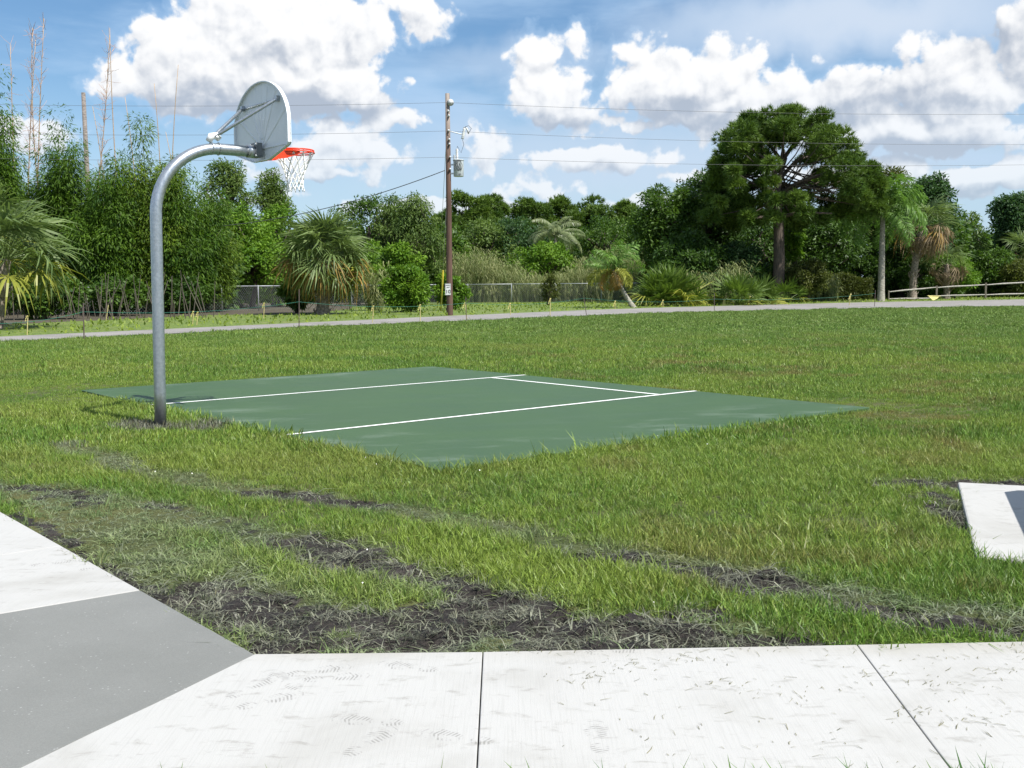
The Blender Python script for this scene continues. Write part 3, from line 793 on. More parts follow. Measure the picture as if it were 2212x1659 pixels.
up = thing('utility_pole', (ux, UPY, SOIL), 'tall brown wooden utility pole with grey transformer beside the road', 'utility pole')
m, t, b, _ = mat('creosote_wood'); P = obj_co(t); n = t.noise(t.vmath('MULTIPLY', P, (14, 14, .7)), 1, 6, .65); n2 = t.noise(P, .35, 3, .5)
sp = t.new('ShaderNodeSeparateXYZ'); t.link(P, sp.inputs[0])
cc = t.mix(t.smooth(n, .3, .7), (.045, .024, .017, 1), (.125, .070, .048, 1)); cc = t.mix(t.smooth(sp.outputs[2], 7.0, 11.0), cc, t.mix(t.smooth(n, .3, .7), (.16, .13, .11, 1), (.30, .26, .23, 1)))
t.put(b.inputs['Base Color'], cc); b.inputs['Roughness'].default_value = .85; bump(t, b, n, .8, .02); M['creosote'] = m
top = UP(966.5, 202)
MB().tube([(0, 0, -.3), (0, 0, 0), tuple(np.array(top) * .5 + np.array([.01, 0, 0])), top], [.17, .165, .135, .108], 16).build('shaft', M['creosote'], up, smooth=True)
M['porcelain'] = simple('porcelain', (.45, .47, .48), .3); M['tank'] = simple('tank_grey', (.42, .46, .47), .45, var=.1)
M['wire'] = simple('wire_dark', (.09, .09, .095), .6); M['cable'] = simple('cable_black', (.05, .05, .055), .7)
c = np.array(UP(973.5, 222.5)) + np.array([0, -.14, 0])
mb = MB(); mb.tube([c + (0, .05, 0), c, c + (0, -.02, 0), c + (0, -.04, 0), c + (0, -.07, 0), c + (0, -.10, 0)], [.05, .17, .13, .165, .08, .05], 20); mb.build('insulator', M['porcelain'], up, smooth=True)
for (xv, yv) in [(969, 241), (970, 251), (969.5, 283), (971, 302), (971.5, 312), (973, 340), (973, 366)]:
    c = np.array(UP(xv, yv)) + np.array([0, -.15, 0]); mb = MB(); mb.tube([c + (0, .08, 0), c, c + (0, -.05, 0), c + (0, -.09, 0)], [.03, .055, .06, .03], 10); mb.build('insulator_spool', M['porcelain'], up, smooth=True)
# transformer
tb = np.array(UP(990.8, 381.5)); tt = np.array(UP(990.8, 347)); hgt = tt[2] - tb[2]
mb = MB(); mb.tube([tb, tb + (0, 0, .02), tb + (0, 0, hgt * .96), tb + (0, 0, hgt)], [.235, .25, .255, .255], 24)
tank = mb.build('transformer', M['tank'], up, smooth=False)
for f in tank.data.polygons: f.use_smooth = len(f.vertices) == 4
MB().tube([tb + (0, 0, hgt), tb + (0, 0, hgt + .03), tb + (0, 0, hgt + .06)], [.28, .28, .20], 24).build('lid', M['tank'], tank)
mb = MB(); p0 = tb + np.array([-.07, 0, hgt + .05]); zs = np.linspace(0, .52, 14)
mb.tube([p0 + (0, 0, z) for z in zs], [.04 + .035 * (k % 2) for k in range(14)], 12); mb.build('bushing', simple('porcelain_white', (.7, .7, .7), .3), tank, smooth=True)
mb = MB(); p1 = tb + np.array([-.20, -.05, hgt + .05]); mb.tube([p1 + (0, 0, z) for z in np.linspace(0, .22, 8)], [.03 + .025 * (k % 2) for k in range(8)], 10); mb.build('bushing', M['porcelain'], tank, smooth=True)
mb = MB(); mb.box(tb[0] + .02, tb[0] + .12, tb[1] - .265, tb[1] - .25, tb[2] + .06, tb[2] + .13); mb.build('plate', M['dark_steel'], tank)
mb = MB(); r5 = np.random.RandomState(2)
for k in range(5):
    a0 = -.16 + .08 * k; P_ = [np.array(tb) + (a0 + .04 * math.sin(j * 1.7 + k), -.27 - .03 * math.sin(j * 2 + k), hgt * (1.02 - .17 * j) * (1 if j < 5 else 1)) for j in range(5)]
    mb.tube(P_, .014, 5)
mb.build('lead_wires', M['cable'], tank, smooth=True)
for zz in (.55, .12): MB().box(.12, tb[0] - .23, -.05, .05, tb[2] + zz, tb[2] + zz + .07).build('hanger_bracket', M['galv'], up)
# cut-out fuse on its arm
a1 = np.array(UP(973, 284)); a2 = np.array(UP(999, 290.5))
MB().tube([a1, (a1 + a2) / 2, a2], .028, 6).build('bracket_arm', M['galv'], up)
f1 = np.array(UP(1003.5, 277)); f2 = np.array(UP(999, 300)); f3 = np.array(UP(1011, 283))
mb = MB(); mb.tube([f1 + (f2 - f1) * k / 9 for k in range(10)], [.055 + .03 * (k % 2) for k in range(10)], 10); mb.build('cutout_fuse', simple('porcelain_pale', (.6, .62, .62), .3), up, smooth=True)
mb = MB(); mb.tube([f1 + (-.05, 0, .03), f1 + (.1, 0, .0), f3 + (0, 0, 0), f3 + (.02, 0, -.14)], [.05, .045, .05, .03], 8); mb.build('fuse_cap', M['porcelain'], up, smooth=True)
MB().tube([f1 + (.02, -.05, .05), f1 + (.20, -.05, .12), f1 + (.34, -.05, -.02), f3 + (.04, -.05, -.1)], .012, 5).build('jumper_wire', M['cable'], up, smooth=True)
q1 = f2 + np.array([0, 0, -.03]); q2 = np.array(UP(996, 330)); q3 = p0 + np.array([0, 0, .5])
MB().tube([q1, np.array(UP(1002, 312)), q2, q3 + (.02, 0, .16), q3], .013, 6).build('drop_wire', M['cable'], up, smooth=True)
# speed sign
m, t, b, _ = mat('sign_white'); t.put(b.inputs['Base Color'], (.62, .64, .62, 1)); b.inputs['Roughness'].default_value = .45; M['sign_white'] = m
M['sign_black'] = simple('sign_black', (.02, .02, .02), .5, var=0)
sc1 = np.array(UP(968.2, 625)); sw_, sh_ = .28, .57
sg = thing('speed_sign', (ux + sc1[0], UPY - .185, SOIL + sc1[2]), 'small white speed limit 10 sign fixed low on the utility pole', 'sign')
mb = MB(); mb.box(-sw_ / 2, sw_ / 2, -.004, .004, -sh_ / 2, sh_ / 2); o = mb.build('sign_face', M['sign_white'], sg)
mb = MB(); e = .012; i_ = .018
for (xa, xb, za, zb) in [(-sw_ / 2 + e, sw_ / 2 - e, sh_ / 2 - e - .008, sh_ / 2 - e), (-sw_ / 2 + e, sw_ / 2 - e, -sh_ / 2 + e, -sh_ / 2 + e + .008), (-sw_ / 2 + e, -sw_ / 2 + e + .008, -sh_ / 2 + e + .008, sh_ / 2 - e - .008), (sw_ / 2 - e - .008, sw_ / 2 - e, -sh_ / 2 + e + .008, sh_ / 2 - e - .008)]:
    mb.box(xa, xb, -.006, -.0042, za, zb)
mb.build('border', M['sign_black'], sg)
for (txt, size, z) in [('SPEED', .085, .165), ('LIMIT', .085, .06), ('10', .26, -.20)]:
    cu = bpy.data.curves.new('t', 'FONT'); cu.body = txt; cu.size = size; cu.align_x = 'CENTER'; cu.extrude = .001; cu.offset = .006 if txt == '10' else .001
    to = bpy.data.objects.new('t', cu); COL.objects.link(to); dg = bpy.context.evaluated_depsgraph_get(); me = bpy.data.meshes.new_from_object(to.evaluated_get(dg)); bpy.data.objects.remove(to)
    me.transform(Matrix.Translation((0, -.0065, z)) @ Matrix.Rotation(math.pi / 2, 4, 'X')); me.materials.clear(); me.materials.append(M['sign_black']); link('number' if txt == '10' else 'lettering', me, sg)
# power lines
M['line'] = M['wire']


def sagline(p, q, sag, n=24):
    p, q = np.array(p, float), np.array(q, float)
    return [p + (q - p) * k / n + np.array([0, 0, -4 * sag * (k / n) * (1 - k / n)]) for k in range(n + 1)]


for (yp, yl, yr, lab) in [(221.5, 227.5, 228.5, 'topmost thin overhead power line crossing the sky'), (283, 289, 299, 'middle thin overhead power line crossing the sky'), (339.5, 336.5, 337.5, 'lowest thin overhead power line across the sky')]:
    z0 = ray(970, yp, UPY - .2)[1]; xl = ux - 42; xr = ux + 45
    zl = ray(100, yl, UPY)[1]; zr = ray(2212, yr, UPY)[1]
    A0 = (ux + .02, UPY - .22, z0); L0 = (xl, UPY - 3, zl + .5); R0 = (xr, UPY + 2, zr + .1)
    mb = MB(); mb.tube(sagline(L0, A0, .45)[:-1] + sagline(A0, R0, .45), .007, 5)
    o = mb.build('power_line', M['wire']); meta(o, lab, 'power line', 'power lines between poles')
w0 = np.array([ux - .14, UPY, ray(964, 368, UPY)[1]]); xx, zz = ray(480, 488, 58)
mb = MB(); mb.tube(sagline(w0, (xx, 58, zz), .42, 20), .02, 6); o = mb.build('service_cable', M['cable'], smooth=True); meta(o, 'thick black service cable sagging from the utility pole into the left trees', 'cable')
# guy wires and yellow guards
for (gt, gm_, gb_, lab) in [((966.5, 258), (949.6, 552.5), (944.5, 663.6), 'left yellow guard tube on its guy wire'), ((967, 385), (958.7, 545), (952.4, 674), 'right yellow guard tube on its guy wire, nearest the pole')]:
    g_ = G(gb_[0], gb_[1] + 2, SOIL); gw = thing('guy_wire', (g_[0], g_[1], SOIL), lab, 'guy wire', 'guy wires of the utility pole')
    A_ = np.array([ux + UP(*gt)[0] - g_[0], UPY - g_[1], UP(*gt)[2]])
    MB().tube([(0, 0, -.1), A_], .012, 5).build('wire', M['galv'], gw)
    Lg = 2.7; d = A_ / np.linalg.norm(A_); MB().tube([d * .15, d * (Lg + .15)], .042, 8).build('guard', simple('yellow_plastic', (.62, .50, .03), .5), gw, smooth=True)

# ================================================================== STAKES, RODS, STRING
M['lath'] = simple('yellow_lath', (.46, .40, .17), .7, var=.15, scale=8); M['ribbon'] = simple('yellow_ribbon', (.50, .44, .14), .6); M['rod'] = simple('rusty_rod', (.12, .09, .08), .7, metal=.3)
stk_labels = []


def stake(xt, yt, xb, yb, lab, tag='top'):
    g_ = G(xb, yb, SOIL); X, Z = ray(xt, yt, g_[1]); o = thing('survey_stake', (g_[0], g_[1], SOIL), lab, 'stake', 'yellow survey stakes along the road')
    T = np.array([X - g_[0], 0, Z - SOIL]); s_ = g_[1] / 33.0
    mb = MB(); mb.tube([(0, 0, -.08), T], [.017 * max(1, s_ * .7)] * 2, 4); mb.build('lath', M['lath'], o)
    if tag:
        mb = MB(); w = .028 * s_; n_ = 6
        k0 = T + np.array([0, -.03, -.01])
        P_ = [k0 + np.array([-.02 - .010 * k * s_ + .01 * math.sin(k * 2), -.01, -.030 * k * s_]) for k in range(n_)]
        V = []; 
        for k, p in enumerate(P_): V += [p + (-w / 2 * (1 if k else 1.4), 0, 0), p + (w / 2, -.012 * (k % 2), 0)]
        mb.add(V, np.array([(2 * k, 2 * k + 1, 2 * k + 3, 2 * k + 2) for k in range(n_ - 1)]))
        mb.tube([T + (-.02 * s_, -.02, 0), T + (.02 * s_, -.02, .0)], .022 * s_, 6)
        mb.build('ribbon', M['ribbon'], o)
    return o


stake(100.5 - 40.5, 683, 58, 724, 'yellow ribboned stake at the far left edge of the road')
stake(234, 659, 228, 693, 'pale leaning stake under the left bamboo', None)
stake(418, 673, 415.5, 700.5, 'left of two close yellow stakes behind the hoop pole')
stake(428, 674, 424, 703, 'right of two close yellow stakes behind the hoop pole')
stake(571, 655, 569, 688, 'yellow stake between hoop pole and cabbage palm')
stake(807, 661.4, 804, 698, 'yellow stake just right of the cabbage palm')
stake(908, 659, 907.5, 696, 'yellow stake left of the utility pole')
stake(1004, 655, 1009, 689, 'yellow ribbon stake just right of the utility pole')
stake(1102, 656, 1103, 681, 'yellow ribbon stake in front of the chain link fence, second right of the utility pole')
stake(1189, 645.4, 1188, 682, 'tall yellow stake in front of the middle of the chain link fence')
stake(1329, 651, 1328, 667.6, 'short yellow stake left of the leaning palm foot')
stake(1432, 649, 1432, 663.3, 'short yellow ribbon stake right of the leaning palm foot')
stake(1620, 641, 1617, 659, 'yellow ribbon stake among the palmettos under the pine')
stake(1837.5, 636, 1834, 660, 'yellow stake on the road near the queen palm')
rods = []
for (xt, yt, xb, yb, lab) in [(180, 654, 181.5, 736, 'thin steel rod holding the green string at the left road edge'), (646, 625, 646, 708, 'rusty tall rod holding green string in front of the cabbage palm'), (1006, 642, 1008, 695.5, 'thin rod right of the utility pole at the road edge'),
                          (1261, 642, 1268, 683, 'leaning thin rod in front of the fence'), (1543, 633.5, 1543, 671, 'thin rod in front of the palmettos'), (1891, 626.7, 1889, 662.6, 'thin rod left of the queen palm trunk')]:
    g_ = G(xb, yb, SOIL); X, Z = ray(xt, yt, g_[1]); mb = MB(); mb.tube([(0, 0, -.1), (X - g_[0], 0, Z - SOIL)], .018, 6)
    o = mb.build('steel_rod', M['rod']); o.location = (g_[0], g_[1], SOIL); meta(o, lab, 'rod', 'steel rods along the road'); rods.append((g_, X, Z))
M['string'] = simple('green_string', (.03, .17, .11), .6)
sy = [673.5, 652, 654.5, 644, 646, 634]
sp_ = []
for (g_, X, Z), yv, xv in zip(rods, sy, [180, 646, 1007, 1262, 1543, 1890]):
    X2, Z2 = ray(xv, yv, g_[1]); sp_.append((X2, g_[1] - .02, Z2))
X2, Z2 = ray(-120, 694, 25); sp_ = [(X2, 25, Z2)] + sp_
P_ = []
for a, b2 in zip(sp_[:-1], sp_[1:]): P_ += sagline(a, b2, .17, 12)[:-1]
P_.append(np.array(sp_[-1])); mb = MB(); mb.tube(P_, .006, 5, cap=False); o = mb.build('green_string', M['string']); meta(o, 'long green string tied from rod to rod along the road', 'string')

# ================================================================== CHAIN LINK FENCE
fp = [G(-150, 700), G(60, 686), G(173, 681), G(480, 673.5), G(760, 663), G(1011, 653.5), G(1299, 652.2), G(1420, 652)]
fl = thing('chain_link_fence', (fp[0][0], fp[0][1], SOIL), 'long grey chain link fence behind the palms and bamboo', 'fence')
fo = np.array([fp[0][0], fp[0][1]]); HF = 1.56
pl = []
for a, b2 in zip(fp[:-1], fp[1:]):
    a, b2 = np.array(a), np.array(b2); L = np.linalg.norm(b2 - a); k_ = max(1, int(round(L / 3.6)))
    for k in range(k_): pl.append(a + (b2 - a) * k / k_)
pl.append(np.array(fp[-1])); pl = [p - fo for p in pl]
M['galv_dull'] = simple('galvanised_dull', (.42, .44, .45), .5, metal=.3); M['fence_wire'] = simple('fence_wire', (.30, .32, .32), .5, metal=.3)
post_me = MB().tube([(0, 0, -.1), (0, 0, HF + .02), (0, 0, HF + .05)], [.036, .036, .02], 8).mesh('post', M['galv_dull'], True)
for p in pl: o = link('post', post_me, fl); o.location = (p[0], p[1], 0)
for a, b2 in zip(pl[:-1], pl[1:]):
    d = b2 - a; L = np.linalg.norm(d); u_ = d / L
    MB().tube([(a[0], a[1], HF), (b2[0], b2[1], HF)], .027, 8).build('top_rail', M['galv_dull'], fl, smooth=True)
    mb = MB(); sp2 = .19; h0, h1 = .03, HF - .04; V = []; Fq = []; wd = .0048
    for s in (1, -1):
        for x in np.arange(-(h1 - h0), L, sp2):
            xa, xb = x, x + (h1 - h0); za, zb = h0, h1
            if xa < 0: za = h0 - xa; xa = 0
            if xb > L: zb = h1 - (xb - L); xb = L
            if zb - za < .05: continue
            if s < 0: xa, xb = L - xa, L - xb
            A_ = np.array([*(a + u_ * xa), za]); B_ = np.array([*(a + u_ * xb), zb]); k = len(V)
            V += [A_ + (0, 0, wd), A_ - (0, 0, wd), B_ - (0, 0, wd), B_ + (0, 0, wd)]; Fq.append((k, k + 1, k + 2, k + 3))
    mb.add(V, np.array(Fq)); mb.build('wire_mesh', M['fence_wire'], fl)

# ---------------- split-rail fence at the right
M['rail_wood'] = bark_mat('rail_wood', (.20, .185, .16), (.42, .40, .36), 20, 3, .4); M['post_wood'] = bark_mat('post_wood', (.07, .06, .045), (.17, .15, .12), 16, 3, .6)
rp = []
RY = 86.0
for (xv, yt) in [(1920, 627.4), (2032, 617), (2149, 610.7), (2272, 603)]:
    X, Z = ray(xv, yt, RY); rp.append((X, RY + 2.5 * (xv - 1920) / 350, Z))
rfn = thing('rail_fence', (rp[0][0], rp[0][1], SOIL), 'grey split rail timber fence along the road at the right', 'fence')
for k, p in enumerate(rp):
    mb = MB(); x = p[0] - rp[0][0]; y = p[1] - rp[0][1]; hh = p[2] - SOIL; hw = .07 if k else .05
    mb.box(x - hw, x + hw, y - hw, y + hw, -.2, hh); mb.build('post', M['post_wood'], rfn)
for a, b2 in zip(rp[:-1], rp[1:]):
    for fr_ in (.88, .27):
        A_ = np.array([a[0] - rp[0][0] + .05, a[1] - rp[0][1] - .02, (a[2] - SOIL) * fr_ - .02]); B_ = np.array([b2[0] - rp[0][0] - .05, b2[1] - rp[0][1] - .02, (b2[2] - SOIL) * fr_])
        if a is rp[0] and fr_ < .5: A_[2] = .1; B_[2] = .12
        MB().tube([A_, A_ * .67 + B_ * .33 + (0, 0, .012), A_ * .33 + B_ * .67 - (0, 0, .01), B_], [.045, .075, .07, .045], 6).build('rail', M['rail_wood'], rfn)
# yellow triangular flag lying by the fence
X, Z = ray(2016, 643, 82); mb = MB(); mb.add([(-.40, 0, .32), (.55, .1, .30), (-.05, -.1, -.02), (.3, .0, .1)], [np.array([(0, 2, 3), (0, 3, 1)])]); mb.tube([(-.45, 0, .34), (.6, .1, .3)], .03, 5)
o = mb.build('yellow_flag', M['ribbon']); o.location = (X, 82, SOIL + .05); meta(o, 'yellow triangular flag lying on the verge by the rail fence', 'flag')

# ================================================================== VEGETATION GENERATORS


def unit(v): return v / (np.linalg.norm(v, axis=-1, keepdims=True) + 1e-9)


def leaves(mb, P, D, Nn, L, W, tint, fold=.0):
    """diamond leaves: base P, direction D, face normal Nn"""
    n = len(P); S = unit(np.cross(D, Nn)); L = np.broadcast_to(L, (n,))[:, None]; W = np.broadcast_to(W, (n,))[:, None]
    mid = P + D * L * .45
    a = P; b_ = mid + S * W * .5; c_ = P + D * L - np.array([0, 0, .15]) * L * fold; d = mid - S * W * .5
    V = np.stack([a, b_, c_, d], 1).reshape(-1, 3); i = np.arange(n)[:, None] * 4
    mb.add(V, [np.concatenate([i, i + 1, i + 2, i + 3], 1)], np.repeat(tint, 4))


def rdir(n, rs, zb=0.0): v = rs.randn(n, 3); v[:, 2] += zb; return unit(v)


def clumps(mb, C, R, npc, L, W, rs, droop=.3, flat=.8, tvar=.25):
    """leaf clumps: centres C, radii R; leaves sit on the clump's shell, denser above"""
    k = len(C); npc = np.broadcast_to(npc, (k,)).astype(int); idx = np.repeat(np.arange(k), npc); n = len(idx)
    d = rdir(n, rs, .45); rad = (rs.rand(n) ** .45)[:, None]
    P = C[idx] + d * R[idx][:, None] * rad * np.array([1, 1, flat])
    D = unit(d * .8 + rs.randn(n, 3) * .55 + np.array([0, 0, -droop])); Nn = unit(d * .8 + rs.randn(n, 3) * .6 + np.array([0, 0, .5]))
    ct = rs.rand(k) * tvar * 2; ti = np.clip(.22 + ct[idx] + rs.randn(n) * .12, 0, 1)
    leaves(mb, P, D, Nn, L * (.6 + .8 * rs.rand(n)), W * (.7 + .6 * rs.rand(n)), ti, fold=droop)


def crown_points(n, w, dpt, z0, z1, rs, shell=.75, taper=0.0):
    """points near the surface of a rounded crown"""
    d = rdir(n, rs, .1); r = shell + (1 - shell) * rs.rand(n) ** .5; r[rs.rand(n) < .22] *= .6
    c = np.array([0, 0, (z0 + z1) / 2]); S = np.array([w, dpt, (z1 - z0) / 2])
    P = c + d * S * r[:, None]
    tz = np.clip((P[:, 2] - z0) / (z1 - z0), 0, 1)[:, None]
    P[:, :2] *= (1 - taper * tz); lb = rdir(7, rs, .2); P += ((P - c) * (np.max((unit(P - c) @ lb.T), 1)[:, None] - .72) * .42); P[:, 2] = np.clip(P[:, 2], .3, z1 * 1.02); return P


def limbs(mb, base, C, r0, rs, nmax=12, start=.25):
    """limbs from the trunk line to some clump centres"""
    sel = rs.permutation(len(C))[:nmax]
    for i in sel:
        c_ = C[i]; s0 = base[0] + (base[1] - base[0]) * (start + (1 - start) * rs.rand() * .9)
        mid = (s0 + c_) / 2 + rs.randn(3) * .12 * np.linalg.norm(c_ - s0) * np.array([1, 1, .3]) + np.array([0, 0, .08 * np.linalg.norm(c_ - s0)])
        mb.tube([s0, mid, c_], [r0 * .5, r0 * .3, r0 * .1], 6)


def broad_mesh(w, dpt, z0, z1, seed, ncl=60, npc=110, L=.30, W=.13, lm='broad_leaf', bark='bark', r0=.2, taper=.15, droop=.3, lobes=None, tr=True, shell=.7):
    rs = np.random.RandomState(seed)
    C = crown_points(ncl, w * .86, dpt * .86, z0 + .05 * (z1 - z0), z1 - .06 * (z1 - z0), rs, shell, taper)
    R = (z1 - z0 + 2 * w) / 3 * (.13 + .12 * rs.rand(ncl)); mb = MB(); clumps(mb, C, R, (npc * (R / R.mean()) ** 2).astype(int) + 10, L, W, rs, droop)
    cm = mb.mesh('crown', M[lm], False, True); tm = None
    if tr:
        tb_ = MB(); top_ = np.array([0, 0, z0 + .62 * (z1 - z0)]); kn = [np.array([0, 0, -.15]), np.array([.0, 0, .3]), np.array([rs.randn() * .15, 0, z0 * .6 + .4]), top_]
        tb_.tube(kn, [r0 * 1.35, r0, r0 * .8, r0 * .3], 10); limbs(tb_, (np.array([0, 0, max(.4, z0 * .5)]), top_), C, r0, rs, 14)
        tm = tb_.mesh('trunk', M[bark], True)
    return cm, tm


def put_tree(name, xv, Y, ytop, wpx, label, cat='tree', group=None, ybot=None, seed=1, n=60, npc=100, L=.30, W=.13, lm='broad_leaf', depth=.8, r0=None, bark='bark', taper=.15, droop=.3, tr=True, shell=.7):
    x, _ = ray(xv, 640, Y); z1 = ray(xv, ytop, Y)[1] - SOIL; z0 = .25 if ybot is None else max(.2, ray(xv, ybot, Y)[1] - SOIL); w = wpx / 2 / F_PX * Y
    cm, tm = broad_mesh(w, w * depth, z0, z1, seed, n, npc, L, W, lm, bark, r0 or .035 * z1 + .03, taper, droop, tr=tr, shell=shell)
    o = thing(name, (x, Y, SOIL), label, cat, group); link('crown', cm, o)
    if tm: link('trunk', tm, o)
    return o


# ---------------- bamboo: arching culms with drooping leaf sprays
def bamboo(xv, Y, ytop, wpx, label, seed, lm='bamboo_leaf', ncul=26, nleaf=9000, ylow=.16, dens=0):
    rs = np.random.RandomState(seed); x, _ = ray(xv, 640, Y); H_ = ray(xv, ytop, Y)[1] - SOIL; w = wpx / 2 / F_PX * Y
    o = thing('bamboo_clump', (x, Y, SOIL), label, 'bamboo', 'bamboo clumps at the left')
    mc = MB(); mb = MB(); Ps = []; Ts = []
    for k in range(ncul):
        a = rs.rand() * 2 * math.pi; b0 = np.array([math.cos(a), math.sin(a) * .8, 0]) * w * .35 * rs.rand() ** .5; sp2 = (rs.rand() ** .7) * w * .85; hh = H_ * (.42 + .48 * rs.rand()) if k else H_
        if k == 0: sp2 = w * .15
        d = np.array([math.cos(a + rs.randn() * .5), math.sin(a) * .8, 0]); tt = np.linspace(0, 1, 9)
        C_ = np.array([b0 + d * sp2 * s_ ** 2.2 + np.array([0, 0, hh * (s_ - .10 * s_ ** 4)]) for s_ in tt]); mc.tube(C_, np.linspace(.04, .008, 9), 5)
        m_ = int(nleaf * 2.6) // ncul; s2 = ylow + (1 - ylow) * rs.rand(m_ // 34) ** .85
        for s_ in s2:
            i = min(7, int(s_ * 8)); f_ = s_ * 8 - i; p = C_[i] * (1 - f_) + C_[i + 1] * f_; rr = (.95 - .55 * s_) * (.35 + .65 * rs.rand()) * w * .42
            Ps.append(p + np.append(rdir(1, rs)[0][:2] * rr, rs.randn() * .3)); Ts.append(.5 * rs.rand() + .15)
    C = np.array(Ps); R = .32 + .55 * rs.rand(len(C)) ** 1.5; k = len(C); idx = np.repeat(np.arange(k), (10 + 46 * R ** 1.5 * 1.4).astype(int)); n = len(idx)
    d = rdir(n, rs, 0); P = C[idx] + d * R[idx][:, None] * np.array([1, 1, .75]); D = unit(d * .9 + np.array([0, 0, -.55]) + rs.randn(n, 3) * .35); Nn = unit(rs.randn(n, 3) * .5 + np.array([0, -.2, .9])); kp = P[:, 2] > .45 + .9 * rs.rand(n); P, D, Nn, idx = P[kp], D[kp], Nn[kp], idx[kp]; n = len(P)
    leaves(mb, P, D, Nn, (.22 + .14 * rs.rand(n)), .045 + .025 * rs.rand(n), np.clip(np.array(Ts)[idx] + rs.randn(n) * .15, 0, 1), .5)
    mb.build('foliage', M[lm], o, tint=True); mc.build('culms', M['culm'], o, smooth=True)
    return o


# ---------------- fan-palm frond and feather frond (shared meshes)
def fan_frond(matn, pet=.9, blade=.85, nseg=26, span=125, droop=.5, seed=0, wseg=.05):
    rs = np.random.RandomState(seed); mb = MB()
    px = np.array([(pet * k / 4, 0, -.10 * pet * (k / 4) ** 2) for k in range(5)]); mb.tube(px, [.022, .018, .014, .012, .01], 4, tint=.6); h = px[-1]
    for k in range(nseg):
        a = math.radians(-span + 2 * span * k / (nseg - 1) + rs.randn() * 5); L = blade * (.80 + .25 * math.cos(a * .6)) * (1 + .15 * rs.randn()); dv = np.array([math.cos(a), math.sin(a), .12 * abs(math.sin(a)) + rs.randn() * .05]); dr = droop * (.6 + 1.1 * rs.rand())
        ss = np.array([0, .35, .68, 1.0]); C_ = np.array([h + dv * L * s_ * (1 - .18 * dr * s_) + np.array([0, 0, -dr * L * s_ ** 2.4 * .75]) for s_ in ss]); sd_ = unit(np.cross(dv, [0, 0, 1.0])); ww = wseg * np.array([.25, 1, .8, 0.0])
        V = []
        for c_, w_ in zip(C_[:3], ww[:3]): V += [c_ - sd_ * w_ / 2 + (0, 0, .008), c_ + sd_ * w_ / 2 + (0, 0, .008)]
        V.append(C_[3]); mb.add(V, [np.array([(0, 1, 3, 2), (2, 3, 5, 4)]), np.array([(4, 5, 6)])], .35 + .5 * rs.rand())
    return mb.mesh('frond', M[matn], False, True)


def feather_frond(matn, L=3.0, elev=60, curve=95, leaf=.6, npair=34, hang=.7, seed=0, wleaf=.045, plume=True):
    rs = np.random.RandomState(seed); mb = MB(); n = 14; e = math.radians(elev); cv = math.radians(curve); P = [np.zeros(3)]; T = []
    for k in range(n):
        a = e - cv * ((k + .5) / n) ** 1.2; T.append(np.array([math.cos(a), 0, math.sin(a)])); P.append(P[-1] + T[-1] * L / n)
    P = np.array(P); T.append(T[-1]); T = np.array(T); mb.tube(P, np.linspace(.035, .006, n + 1), 5, tint=.7)
    for k in range(npair):
        s_ = .12 + .88 * k / (npair - 1); i = min(n - 1, int(s_ * n)); f_ = s_ * n - i; p = P[i] * (1 - f_) + P[i + 1] * f_; tg = T[i]
        ll = leaf * (math.sin(math.pi * min(1, s_ * .92 + .06)) ** .6 + .15)
        for sd_ in (1, -1):
            side = np.array([0, sd_, 0]); up_ = np.cross(tg, side) * sd_; fan = rs.randn() * (.45 if plume else .15)
            d = unit(side * .9 + tg * .55 + up_ * (fan + .2) * (1 if plume else .4)); c1 = p + d * ll * .45 + np.array([0, 0, -hang * ll * .12]); c2 = p + d * ll * .8 + np.array([0, 0, -hang * ll * .5]); ws = unit(np.cross(d, [0, 0, 1.0]) + rs.randn(3) * .2) * wleaf
            mb.add([p, c1 - ws * .5, c1 + ws * .5, c2], [np.array([(0, 2, 3, 1)])], .3 + .5 * rs.rand())
    return mb.mesh('frond', M[matn], False, True)


